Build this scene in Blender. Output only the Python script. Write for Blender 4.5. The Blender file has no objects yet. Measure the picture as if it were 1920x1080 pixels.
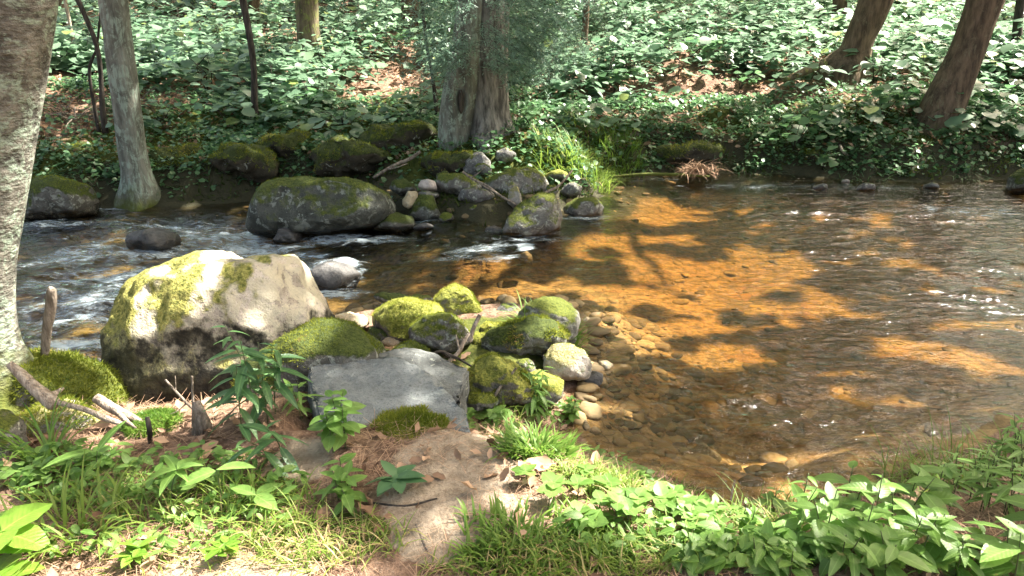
import bpy, bmesh, math, random
import numpy as np
from mathutils import Vector, Matrix

SC = bpy.context.scene
COL = SC.collection
rng = np.random.default_rng(7)
random.seed(7)

# ------------------------------------------------------------------ camera, sky, sun, exposure
CAMZ, PITCH, F = 1.6, math.radians(20.0), 1440.0
cam = bpy.data.objects.new("camera", bpy.data.cameras.new("camera"))
COL.objects.link(cam)
cam.location = (0, 0, CAMZ)
cam.rotation_euler = (math.radians(90) - PITCH, 0, 0)
cam.data.sensor_width = 36
cam.data.lens = 27
cam.data.clip_start = 0.05
cam.data.clip_end = 500
SC.camera = cam

SUN_EL, SUN_AZ = math.radians(54), math.radians(66)     # azimuth measured from +Y towards +X
SUNV = np.array([math.sin(SUN_AZ) * math.cos(SUN_EL), math.cos(SUN_AZ) * math.cos(SUN_EL), math.sin(SUN_EL)])
W = bpy.data.worlds.new("World"); SC.world = W
W.use_nodes = True
nt = W.node_tree
sky = nt.nodes.new("ShaderNodeTexSky")
sky.sky_type = 'NISHITA'; sky.sun_disc = False
sky.sun_elevation = SUN_EL; sky.sun_rotation = SUN_AZ
sky.air_density = 1.0; sky.dust_density = 7.0; sky.ozone_density = 0.6
bg = nt.nodes["Background"]
tint = nt.nodes.new("ShaderNodeMix"); tint.data_type = 'RGBA'; tint.blend_type = 'MULTIPLY'; tint.inputs[0].default_value = 1.0; tint.inputs[7].default_value = (1.0, 0.93, 0.80, 1)
nt.links.new(sky.outputs[0], tint.inputs[6]); nt.links.new(tint.outputs[2], bg.inputs[0]); bg.inputs[1].default_value = 0.11
sl = bpy.data.lights.new("sun", 'SUN'); sl.energy = 5.0; sl.angle = math.radians(0.5); sl.color = (1.0, 0.94, 0.84)
sun = bpy.data.objects.new("sun", sl); COL.objects.link(sun)
sun.rotation_euler = Vector(SUNV).to_track_quat('Z', 'Y').to_euler()
sun.location = tuple(SUNV * 30)
SC.view_settings.view_transform = 'Standard'
SC.view_settings.look = 'None'
SC.view_settings.gamma = 1
SC.view_settings.use_curve_mapping = False
SC.view_settings.exposure = 2.7
cy = SC.cycles
cy.max_bounces = 7; cy.diffuse_bounces = 3; cy.glossy_bounces = 3; cy.transmission_bounces = 4
cy.transparent_max_bounces = 12
cy.use_denoising = True
cy.sample_clamp_indirect = 6
cy.caustics_reflective = False; cy.caustics_refractive = False

# ------------------------------------------------------------------ projection helpers
FW = np.array([0, math.cos(PITCH), -math.sin(PITCH)])
UP = np.array([0, math.sin(PITCH), math.cos(PITCH)])
RT = np.array([1.0, 0, 0])
CAM = np.array([0, 0, CAMZ])

def ray(px, py):
    return FW + RT * ((px - 960) / F) + UP * ((540 - py) / F)
def at_z(px, py, z):
    r = ray(px, py); return CAM + r * ((z - CAMZ) / r[2])
def at_y(px, py, y):
    r = ray(px, py); return CAM + r * (y / r[1])
def depth_of(p):
    return float(np.dot(np.asarray(p) - CAM, FW))

# ------------------------------------------------------------------ noise (vectorised value noise)
def _hash(ix, iy, iz, seed):
    h = (ix.astype(np.int64) * 374761393 + iy.astype(np.int64) * 668265263 + iz.astype(np.int64) * 2147483647 + seed * 1274126177) & 0xFFFFFFFF
    h = ((h ^ (h >> 13)) * 1274126177) & 0xFFFFFFFF
    h = ((h ^ (h >> 16)) * 2246822519) & 0xFFFFFFFF
    return ((h ^ (h >> 15)) & 0xFFFFFF) / float(0xFFFFFF)
def vn(p, seed=0):
    p = np.asarray(p, float)
    i = np.floor(p).astype(np.int64); f = p - i
    f = f * f * f * (f * (f * 6 - 15) + 10)
    r = 0
    for dx in (0, 1):
        for dy in (0, 1):
            for dz in (0, 1):
                w = (f[:, 0] if dx else 1 - f[:, 0]) * (f[:, 1] if dy else 1 - f[:, 1]) * (f[:, 2] if dz else 1 - f[:, 2])
                r = r + w * _hash(i[:, 0] + dx, i[:, 1] + dy, i[:, 2] + dz, seed)
    return r * 2 - 1
def fbm(p, seed=0, octaves=4, gain=0.5):
    p = np.asarray(p, float); a = 1; s = 0; t = 0
    for o in range(octaves):
        s = s + a * vn(p * (2.03 ** o) + o * 17.3, seed + o); t += a; a *= gain
    return s / t
def p3(x, y, z=0):
    x = np.asarray(x, float).ravel(); y = np.asarray(y, float).ravel()
    return np.stack([x, y, np.full_like(x, z)], 1)
def sstep(a, b, x):
    t = np.clip((x - a) / (b - a), 0, 1); return t * t * (3 - 2 * t)

# ------------------------------------------------------------------ terrain height field
ZW0 = -0.55
def zwater(x):
    return -0.50 - 0.17 * sstep(0.6, -2.6, np.asarray(x, float))
NEAR_PX = [(-900, 760), (-300, 760), (60, 705), (235, 705), (420, 610), (620, 592), (700, 572), (830, 578), (960, 580), (1060, 592),
           (1088, 640), (1090, 720), (1080, 800), (1122, 858), (1275, 915), (1390, 985), (1560, 962), (1750, 876), (1920, 800), (2300, 720), (3000, 640)]
FAR_PX = [(-1200, 395), (-400, 392), (60, 392), (180, 372), (300, 368), (480, 356), (640, 365), (740, 395), (830, 415), (930, 430), (1050, 400),
          (1125, 385), (1135, 347), (1250, 333), (1450, 336), (1700, 346), (1920, 345), (2600, 350), (3400, 352)]
def shoreline(rows, amp, step, seed):
    L = np.array([at_z(a, b, ZW0)[:2] for a, b in rows]); out = []
    for a, b in zip(L[:-1], L[1:]):
        n = max(1, int(np.linalg.norm(b - a) / step))
        for t in np.linspace(0, 1, n, endpoint=False): out.append(a + (b - a) * t)
    out = np.array(out + [L[-1]])
    out[:, 1] += amp * fbm(p3(out[:, 0] * 1.6, out[:, 1] * 1.6), seed, 3)
    out[:, 0] += amp * fbm(p3(out[:, 0] * 1.6, out[:, 1] * 1.6), seed + 7, 3)
    return out
NEAR = shoreline(NEAR_PX, .10, .15, 201)
FAR = shoreline(FAR_PX, .32, .25, 203)
def seg_dist(P, L):
    d = np.full(len(P), 1e9)
    for a, b in zip(L[:-1], L[1:]):
        ab = b - a; t = np.clip(((P - a) @ ab) / (ab @ ab), 0, 1)
        q = a + t[:, None] * ab
        d = np.minimum(d, np.hypot(P[:, 0] - q[:, 0], P[:, 1] - q[:, 1]))
    return d
POLY = np.vstack([NEAR, FAR[::-1]])
def in_poly(P):
    c = np.zeros(len(P), bool); n = len(POLY)
    for i in range(n):
        x1, y1 = POLY[i]; x2, y2 = POLY[(i + 1) % n]
        k = ((y1 > P[:, 1]) != (y2 > P[:, 1]))
        with np.errstate(divide='ignore', invalid='ignore'):
            xx = (x2 - x1) * (P[:, 1] - y1) / (y2 - y1 + 1e-12) + x1
        c ^= k & (P[:, 0] < xx)
    return c
def HN(x, y, detail=True):
    """terrain height and a water-ness (signed distance, positive in the water)"""
    x = np.asarray(x, float).ravel(); y = np.asarray(y, float).ravel()
    P = np.stack([x, y], 1)
    dn = seg_dist(P, NEAR); df = seg_dist(P, FAR)
    ins = in_poly(P)
    zw = zwater(x)
    wob = fbm(p3(x * 1.3, y * 1.3), 3, 3)
    d = np.minimum(dn, df)
    # under water
    bed = zw - 0.30 * sstep(0, 0.9, d) - 0.14 * sstep(0.8, 2.2, d) * sstep(0.4, 2.0, x) + 0.05 * fbm(p3(x * 2.2, y * 2.2), 5, 3) * sstep(0, .4, d)
    # near bank
    capn = 0.52 - 0.34 * sstep(3.05, 3.7, y) * sstep(1.6, .8, x)
    gn = np.minimum(0.52 * sstep(0, 1.0, dn), capn) + 0.03 * wob * sstep(0, .6, dn)
    near = zw + gn
    near = np.where(y < 3.0, np.maximum(near, near), near)
    # far bank
    capf = 0.16 + 0.84 * sstep(9.0, 10.5, y)
    wob2 = fbm(p3(x * 2.6, y * 2.6), 21, 3)
    gf = np.minimum(0.46 * sstep(-.05, 0.55, df + .12 * wob2), capf) + 0.20 * np.clip(df - 0.5, 0, 3.5) + 0.12 * np.maximum(df - 4.0, 0) + (0.12 * wob + .07 * wob2) * sstep(0, .7, df)
    far = zw + gf
    far = far + 0.25 * fbm(p3(x * .35, y * .35), 9, 2) * sstep(1, 4, df)
    land = np.where(dn < df, near, far)
    h = np.where(ins, bed, land)
    h = h - 0.11 * sstep(2.80, 2.88, y) * sstep(3.7, 3.5, y) * sstep(-1.0, -.9, x) * sstep(-.05, -.15, x)
    if detail:
        h = h + 0.012 * fbm(p3(x * 9, y * 9), 12, 3)
    return h, np.where(ins, d, -d)
def H(x, y):
    return HN(x, y)[0]
def hit(px, py, lo=1.2, hi=60):
    r = ray(px, py)
    t = np.exp(np.linspace(math.log(lo), math.log(hi), 1500))
    P = CAM + t[:, None] * r
    h = H(P[:, 0], P[:, 1])
    k = np.where(P[:, 2] < h)[0]
    i = k[0] if len(k) else len(t) - 1
    p = P[i].copy(); p[2] = h[i]
    return p
def hitm(px, py):
    """many at once (arrays)"""
    return np.array([hit(a, b) for a, b in zip(px, py)])

# ------------------------------------------------------------------ object helpers
def tag(o, label=None, cat=None, group=None, kind=None):
    if label: o["label"] = label
    if cat: o["category"] = cat
    if group: o["group"] = group
    if kind: o["kind"] = kind
    return o
def empty(name, loc):
    o = bpy.data.objects.new(name, None); COL.objects.link(o); o.location = tuple(float(v) for v in loc)
    o.empty_display_size = 0.1
    return o
def mesh_obj(name, V, T, mat, parent=None, origin=None, attrs=None, smooth=True):
    V = np.asarray(V, np.float32).reshape(-1, 3); T = np.asarray(T, np.int32)
    k = T.shape[1]
    if parent is not None: origin = np.array(parent.location)
    if origin is None: origin = np.zeros(3)
    me = bpy.data.meshes.new(name)
    me.vertices.add(len(V)); me.vertices.foreach_set("co", (V - np.asarray(origin, np.float32)).ravel())
    me.loops.add(T.size); me.loops.foreach_set("vertex_index", T.ravel())
    me.polygons.add(len(T)); me.polygons.foreach_set("loop_start", np.arange(0, T.size, k, dtype=np.int32))
    me.polygons.foreach_set("use_smooth", np.full(len(T), smooth, bool))
    for an, av in (attrs or {}).items():
        at = me.attributes.new(an, 'FLOAT', 'POINT'); at.data.foreach_set("value", np.asarray(av, np.float32).ravel())
    me.update(calc_edges=True)
    me.materials.append(mat)
    o = bpy.data.objects.new(name, me); COL.objects.link(o)
    if parent is not None: o.parent = parent
    else: o.location = tuple(float(v) for v in origin)
    return o
def rot(yaw, pitch, roll):
    cy_, sy = np.cos(yaw), np.sin(yaw); cp, sp = np.cos(pitch), np.sin(pitch); cr, sr = np.cos(roll), np.sin(roll)
    R = np.zeros((len(yaw), 3, 3))
    R[:, 0, 0] = cy_ * cp; R[:, 0, 1] = cy_ * sp * sr - sy * cr; R[:, 0, 2] = cy_ * sp * cr + sy * sr
    R[:, 1, 0] = sy * cp; R[:, 1, 1] = sy * sp * sr + cy_ * cr; R[:, 1, 2] = sy * sp * cr - cy_ * sr
    R[:, 2, 0] = -sp; R[:, 2, 1] = cp * sr; R[:, 2, 2] = cp * cr
    return R
class Soup:
    """collects triangles with a per-vertex random value"""
    def __init__(s): s.V = []; s.T = []; s.A = []; s.U = []; s.W = []; s.n = 0
    def inst(s, tmpl, pos, yaw, pitch, roll, scale, var=None):
        v, t = tmpl; k = len(pos)
        if k == 0: return
        pos = np.asarray(pos, float).reshape(-1, 3)
        yaw, pitch, roll, scale = [np.broadcast_to(np.asarray(a, float), (k,)) for a in (yaw, pitch, roll, scale)]
        R = rot(yaw, pitch, roll)
        P = np.einsum('kij,nj->kni', R, v) * scale[:, None, None] + pos[:, None, :]
        if var is None: var = rng.random(k)
        s.V.append(P.reshape(-1, 3)); s.A.append(np.repeat(var, len(v))); s.U.append(np.tile(v[:, 0], k)); s.W.append(np.tile(v[:, 1], k))
        s.T.append((t[None] + (np.arange(k) * len(v))[:, None, None] + s.n).reshape(-1, 3)); s.n += k * len(v)
    def raw(s, V, T, var=0.5):
        V = np.asarray(V, float); s.V.append(V); s.U.append(np.full(len(V), .5)); s.W.append(np.full(len(V), .5)); s.A.append(np.full(len(V), var) if np.isscalar(var) else np.asarray(var)); s.T.append(np.asarray(T) + s.n); s.n += len(V)
    def tube(s, pts, rad, seg=6, var=0.5, bumps=0.0, seed=0, flare=None):
        V, T = tube(pts, rad, seg, bumps, seed); s.raw(V, T, var)
    def obj(s, name, mat, parent=None, origin=None, smooth=True):
        return mesh_obj(name, np.vstack(s.V), np.vstack(s.T), mat, parent, origin, {"var": np.concatenate(s.A), "leaf_u": np.concatenate(s.U), "leaf_w": np.concatenate(s.W)}, smooth)
def tube(pts, rad, seg=8, bumps=0.0, seed=0):
    pts = np.asarray(pts, float); n = len(pts)
    rad = np.broadcast_to(np.asarray(rad, float), (n,))
    tan = np.gradient(pts, axis=0); tan /= np.linalg.norm(tan, axis=1)[:, None] + 1e-9
    ref = np.array([0.0, 1, 0.05]) if abs(tan[0][1]) < 0.8 else np.array([1.0, 0, 0.1])
    V = []
    a = np.linspace(0, 2 * np.pi, seg, endpoint=False)
    for i in range(n):
        u = np.cross(tan[i], ref); u /= np.linalg.norm(u) + 1e-9; w = np.cross(u, tan[i])
        V.append(pts[i] + rad[i] * (np.cos(a)[:, None] * u + np.sin(a)[:, None] * w))
    V = np.array(V)
    if bumps > 0:
        c = pts[:, None, :]; d = V - c
        q = V.reshape(-1, 3); sc = 1.0 / max(rad.max(), 1e-3)
        nz = fbm(q * np.array([sc, sc, sc * 0.5]) * 1.2, seed, 4).reshape(n, seg, 1)
        V = c + d * (1 + bumps * nz)
    T = []
    for i in range(n - 1):
        for j in range(seg):
            a0 = i * seg + j; a1 = i * seg + (j + 1) % seg
            T += [(a0, a1, a1 + seg), (a0, a1 + seg, a0 + seg)]
    V = V.reshape(-1, 3); m = len(V)
    V = np.vstack([V, pts[0], pts[-1]])
    for j in range(seg):
        T.append((m, (j + 1) % seg, j)); T.append((m + 1, m - seg + j, m - seg + (j + 1) % seg))
    return V, np.array(T)
def smooth_path(ctrl, n):
    """Catmull-Rom through control rows (any width)"""
    c = np.asarray(ctrl, float); m = len(c)
    cc = np.vstack([2 * c[0] - c[1], c, 2 * c[-1] - c[-2]])
    out = []
    for t in np.linspace(0, m - 1 - 1e-6, n):
        i = int(t); f = t - i; p0, p1, p2, p3_ = cc[i:i + 4]
        out.append(0.5 * (2 * p1 + (p2 - p0) * f + (2 * p0 - 5 * p1 + 4 * p2 - p3_) * f * f + (3 * p1 - p0 - 3 * p2 + p3_) * f ** 3))
    return np.array(out)
def leaf_tmpl(w=0.3, belly=0.45, droop=0.15, fold=0.10, rows=4, tip=1.0, wave=0.0):
    """leaf of length 1 along +X, normal +Z"""
    V = [(0, 0, 0)]; 
    for i in range(1, rows + 1):
        t = i / (rows + 1)
        ww = w * (math.sin(math.pi * t ** (math.log(.5) / math.log(belly))) ** 0.8)
        z = -droop * t * t
        wv = wave * (1 if i % 2 else -1)
        V += [(t, ww, z + fold * ww + wv), (t, 0, z), (t, -ww, z + fold * ww - wv)]
    V.append((tip, 0, -droop))
    T = [(0, 2, 1), (0, 3, 2)]
    for i in range(rows - 1):
        a = 1 + 3 * i; b = a + 3
        T += [(a, a + 1, b + 1), (a, b + 1, b), (a + 1, a + 2, b + 2), (a + 1, b + 2, b + 1)]
    a = 1 + 3 * (rows - 1); e = len(V) - 1
    T += [(a, a + 1, e), (a + 1, a + 2, e)]
    return np.array(V, float), np.array(T)
L_LANCE = leaf_tmpl(0.11, 0.40, 0.28, 0.25, 5)
L_OVATE = leaf_tmpl(0.25, 0.42, 0.18, 0.22, 5)
L_NARROW = leaf_tmpl(0.18, 0.36, 0.30, 0.30, 5)
L_ROUND = leaf_tmpl(0.46, 0.42, 0.12, 0.12, 3)
L_BROAD = leaf_tmpl(0.36, 0.40, 0.25, 0.20, 5, wave=0.012)
L_DEAD = leaf_tmpl(0.26, 0.45, -0.22, 0.55, 3, wave=0.06)
BLADE = (np.array([(0, .5, 0), (0, -.5, 0), (.5, .38, 0), (.5, -.38, 0), (.8, .22, -.05), (.8, -.22, -.05), (1, 0, -.14)], float) * np.array([1, 0.035, 1]),
         np.array([(0, 1, 3), (0, 3, 2), (2, 3, 5), (2, 5, 4), (4, 5, 6)]))
NEEDLE = (np.array([(0, .5, 0), (0, -.5, 0), (1, .3, 0), (1, -.3, 0)], float) * np.array([1, 0.02, 1]), np.array([(0, 1, 3), (0, 3, 2)]))
CLUMP = (np.array([(-.5, -.22, 0), (.1, -.5, .08), (.5, 0, -.06), (.12, .5, .05), (-.4, .35, -.05), (0, 0, .06)], float),
         np.array([(0, 1, 5), (1, 2, 5), (2, 3, 5), (3, 4, 5), (4, 0, 5)]))
TUFT = (np.array([(0, .12, 0), (0, -.12, 0), (1, 0, 0)], float), np.array([(0, 1, 2)]))

# ------------------------------------------------------------------ materials
class NT:
    def __init__(s, name):
        s.m = bpy.data.materials.new(name); s.m.use_nodes = True
        s.t = s.m.node_tree; s.t.nodes.clear()
        s.out = s.n("ShaderNodeOutputMaterial")
    def n(s, typ, **kw):
        nd = s.t.nodes.new(typ)
        for k, v in kw.items():
            if k.startswith("i_"):
                key = k[2:]; key = int(key) if key.isdigit() else key.replace("_", " ")
                s.put(nd.inputs[key], v)
            else: setattr(nd, k, v)
        return nd
    def put(s, sock, v):
        if isinstance(v, bpy.types.NodeSocket): s.t.links.new(v, sock)
        elif isinstance(v, bpy.types.Node): s.t.links.new(v.outputs[0], sock)
        else:
            if isinstance(v, (tuple, list)) and len(v) == 3 and len(sock.default_value) == 4: v = (*v, 1)
            sock.default_value = v
    def attr(s, name): return s.n("ShaderNodeAttribute", attribute_name=name).outputs["Fac"]
    def pos(s): return s.n("ShaderNodeNewGeometry").outputs["Position"]
    def noise(s, scale, detail=4, vec=None, rough=0.6, dist=0.0):
        nd = s.n("ShaderNodeTexNoise", i_Scale=scale, i_Detail=detail, i_Roughness=rough, i_Distortion=dist)
        s.put(nd.inputs["Vector"], vec if vec is not None else s.pos())
        return nd.outputs["Fac"]
    def voro(s, scale, vec=None, feature='F1', out="Distance"):
        nd = s.n("ShaderNodeTexVoronoi", feature=feature, i_Scale=scale)
        s.put(nd.inputs["Vector"], vec if vec is not None else s.pos())
        return nd.outputs[out]
    def scaled(s, v, sc):
        return s.n("ShaderNodeVectorMath", operation='MULTIPLY', i_0=v, i_1=sc).outputs[0]
    def math(s, op, a, b=0.0, c=0.0):
        nd = s.n("ShaderNodeMath", operation=op); s.put(nd.inputs[0], a); s.put(nd.inputs[1], b); s.put(nd.inputs[2], c); return nd.outputs[0]
    def ramp(s, v, a, b, lo=0.0, hi=1.0):
        nd = s.n("ShaderNodeMapRange", interpolation_type='SMOOTHSTEP')
        for i, q in enumerate((v, a, b, lo, hi)): s.put(nd.inputs[i], q)
        return nd.outputs[0]
    def mix(s, f, a, b):
        nd = s.n("ShaderNodeMix", data_type='RGBA'); s.put(nd.inputs[0], f); s.put(nd.inputs[6], a); s.put(nd.inputs[7], b); return nd.outputs[2]
    def bump(s, h, strength=0.5, dist=0.02, normal=None):
        nd = s.n("ShaderNodeBump", i_Strength=strength, i_Distance=dist); s.put(nd.inputs["Height"], h)
        if normal is not None: s.put(nd.inputs["Normal"], normal)
        return nd.outputs[0]
    def pbsdf(s, color, rough=0.8, spec=0.3, normal=None):
        nd = s.n("ShaderNodeBsdfPrincipled"); s.put(nd.inputs["Base Color"], color); s.put(nd.inputs["Roughness"], rough)
        s.put(nd.inputs["Specular IOR Level"], spec)
        if normal is not None: s.put(nd.inputs["Normal"], normal)
        return nd.outputs[0]
    def mixsh(s, f, a, b):
        nd = s.n("ShaderNodeMixShader"); s.put(nd.inputs[0], f); s.put(nd.inputs[1], a); s.put(nd.inputs[2], b); return nd.outputs[0]
    def done(s, sh):
        s.put(s.out.inputs[0], sh); return s.m

def leaf_mat(name, dark, light, trans=0.35, rough=0.38, spec=0.5, tcol=None, third=None, veins=False, tfrac=.88):
    m = NT(name); v = m.attr("var")
    c = m.mix(v, dark, light); nrm = None
    if veins:
        u, w = m.attr("leaf_u"), m.math('ABSOLUTE', m.attr("leaf_w"))
        side = m.math('SINE', m.math('MULTIPLY', m.math('SUBTRACT', u, m.math('MULTIPLY', w, 0.9)), 62.0))
        vein = m.math('MAXIMUM', m.ramp(w, 0.022, 0.006), m.ramp(side, 0.80, 1.0, 0, 0.22))
        c = m.mix(m.ramp(m.noise(38, 4), 0.35, 0.7, 0, .45), c, tuple(0.55 * x for x in dark))
        c = m.mix(m.math('MULTIPLY', vein, 0.55), c, tuple(min(1, 1.7 * x) for x in light))
        c = m.mix(m.ramp(m.noise(21, 2), 0.70, 0.76, 0, .7), c, (0.16, 0.11, 0.04))
        nrm = m.bump(m.math('ADD', m.math('MULTIPLY', side, 0.5), m.noise(70, 3)), 0.14, 0.004)
    if third: c = m.mix(m.ramp(v, tfrac, tfrac + .05), c, third)
    p = m.pbsdf(c, rough, spec, nrm)
    t = m.n("ShaderNodeBsdfTranslucent"); m.put(t.inputs[0], m.mix(v, tcol or tuple(2.0 * x for x in dark), tuple(2.2 * x for x in light) if not tcol else tcol))
    return m.done(m.mixsh(trans, p, t.outputs[0]))
M_UNDER = leaf_mat("undergrowth_leaf", (0.048, 0.105, 0.056), (0.165, 0.250, 0.160), 0.36, 0.40, 0.75, third=(0.17, 0.22, 0.05))
M_SHRUB = leaf_mat("shrub_leaf", (0.040, 0.100, 0.040), (0.100, 0.185, 0.080), 0.30, 0.38, 0.5)
M_HERB = leaf_mat("herb_leaf", (0.080, 0.165, 0.028), (0.165, 0.270, 0.070), 0.40, 0.42, 0.35, veins=True)
M_LANCE = leaf_mat("lance_leaf", (0.036, 0.098, 0.036), (0.080, 0.155, 0.052), 0.3, 0.42, 0.4, veins=True)
M_BROAD = leaf_mat("broad_leaf", (0.090, 0.185, 0.018), (0.150, 0.260, 0.035), 0.4, 0.4, 0.4, veins=True)
M_GRASS = leaf_mat("grass_blade", (0.070, 0.130, 0.016), (0.180, 0.235, 0.045), 0.35, 0.5, 0.3, third=(0.34, 0.26, 0.12), tfrac=.80)
M_GRASSD = leaf_mat("dark_grass_blade", (0.060, 0.135, 0.016), (0.150, 0.225, 0.040), 0.35, 0.5, 0.3)
M_CANOPY = leaf_mat("canopy_leaf", (0.040, 0.090, 0.030), (0.070, 0.130, 0.045), 0.45, 0.45, 0.3)
M_NEEDLE = leaf_mat("hemlock_needle", (0.085, 0.165, 0.110), (0.220, 0.320, 0.245), 0.25, 0.4, 0.5)
M_FUZZ = leaf_mat("moss_fuzz", (0.070, 0.095, 0.010), (0.200, 0.215, 0.032), 0.3, 0.8, 0.1, third=(0.16, 0.10, 0.045))
M_FUZZLIT = leaf_mat("sunlit_yellow_moss_fuzz", (0.09, 0.12, 0.014), (0.30, 0.30, 0.06), 0.35, 0.8, 0.1, third=(0.22, 0.15, 0.06))  # brighter fuzz copy, sunlight painted into its colour
M_BANKMOSS = leaf_mat("bank_moss_leaf", (0.022, 0.036, 0.008), (0.105, 0.130, 0.028), 0.2, 0.8, 0.1)
M_LITTER = leaf_mat("leaf_litter", (0.10, 0.052, 0.030), (0.40, 0.27, 0.175), 0.12, 0.7, 0.2)
M_STEM = leaf_mat("green_stem", (0.05, 0.08, 0.03), (0.09, 0.10, 0.04), 0.05, 0.6, 0.3)

def wood_mat(name, a, b, lich=None, lamt=0.5, vert=True, scale=9.0, bump=0.6, moss_z=None, crossbark=False):
    m = NT(name); p = m.pos()
    sv = m.scaled(p, (1, 1, 0.22) if not crossbark else (0.9, 0.9, 1.5))
    n1 = m.noise(scale, 6, sv, 0.65)
    n2 = m.noise(scale * 3.2, 4, sv, 0.6)
    c = m.mix(m.ramp(n1, 0.33, 0.68), a, b)
    if lich:
        l = m.ramp(m.math('ADD', m.noise(4.5, 8, p, 0.75, 0.8), m.math('MULTIPLY', m.math('SUBTRACT', n2, 0.5), 0.35)), 0.58 - lamt * 0.12, 0.70 - lamt * 0.12, 0, .85)
        c = m.mix(m.math('MULTIPLY', l, m.ramp(n2, 0.25, 0.6)), c, lich)
    if moss_z:
        z = m.n("ShaderNodeSeparateXYZ", i_0=p).outputs[2]
        k = m.ramp(m.math('ADD', z, m.math('MULTIPLY', m.noise(6, 4, p), -0.7)), moss_z, moss_z - 0.35)
        c = m.mix(k, c, m.mix(m.noise(30, 3, p), (0.035, 0.055, 0.012), (0.12, 0.13, 0.025)))
    hgt = m.math('ADD', m.math('MULTIPLY', n1, 1.0), m.math('MULTIPLY', n2, 0.5))
    return m.done(m.pbsdf(c, 0.85, 0.2, m.bump(hgt, bump, 0.03)))
M_BIRCH = wood_mat("birch_bark", (0.05, 0.048, 0.040), (0.20, 0.19, 0.16), (0.25, 0.31, 0.24), 0.85, scale=10, bump=1.2, moss_z=-0.15, crossbark=True)
M_GREYBARK = wood_mat("grey_bark", (0.07, 0.072, 0.058), (0.19, 0.195, 0.16), (0.25, 0.31, 0.25), 0.85, scale=10, bump=0.8, moss_z=-0.75)
M_DARKBARK = wood_mat("furrowed_bark", (0.050, 0.048, 0.044), (0.24, 0.23, 0.205), scale=16, bump=1.0)
M_BROWNBARK = wood_mat("brown_bark", (0.05, 0.036, 0.024), (0.16, 0.115, 0.075), (0.16, 0.14, 0.09), 0.3, scale=13, bump=0.9, moss_z=-0.2)
M_MOSSBARK = wood_mat("mossy_bark", (0.06, 0.05, 0.03), (0.15, 0.12, 0.08), (0.16, 0.19, 0.05), 0.9, scale=12, bump=0.8)
M_TWIGDARK = wood_mat("dark_twig", (0.02, 0.017, 0.014), (0.07, 0.06, 0.05), scale=25, bump=0.3)
M_STICK = wood_mat("weathered_stick", (0.11, 0.088, 0.066), (0.31, 0.26, 0.21), scale=40, bump=1.0)
M_PALE = wood_mat("bleached_wood", (0.20, 0.155, 0.115), (0.47, 0.40, 0.32), scale=40, bump=1.0)

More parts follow.
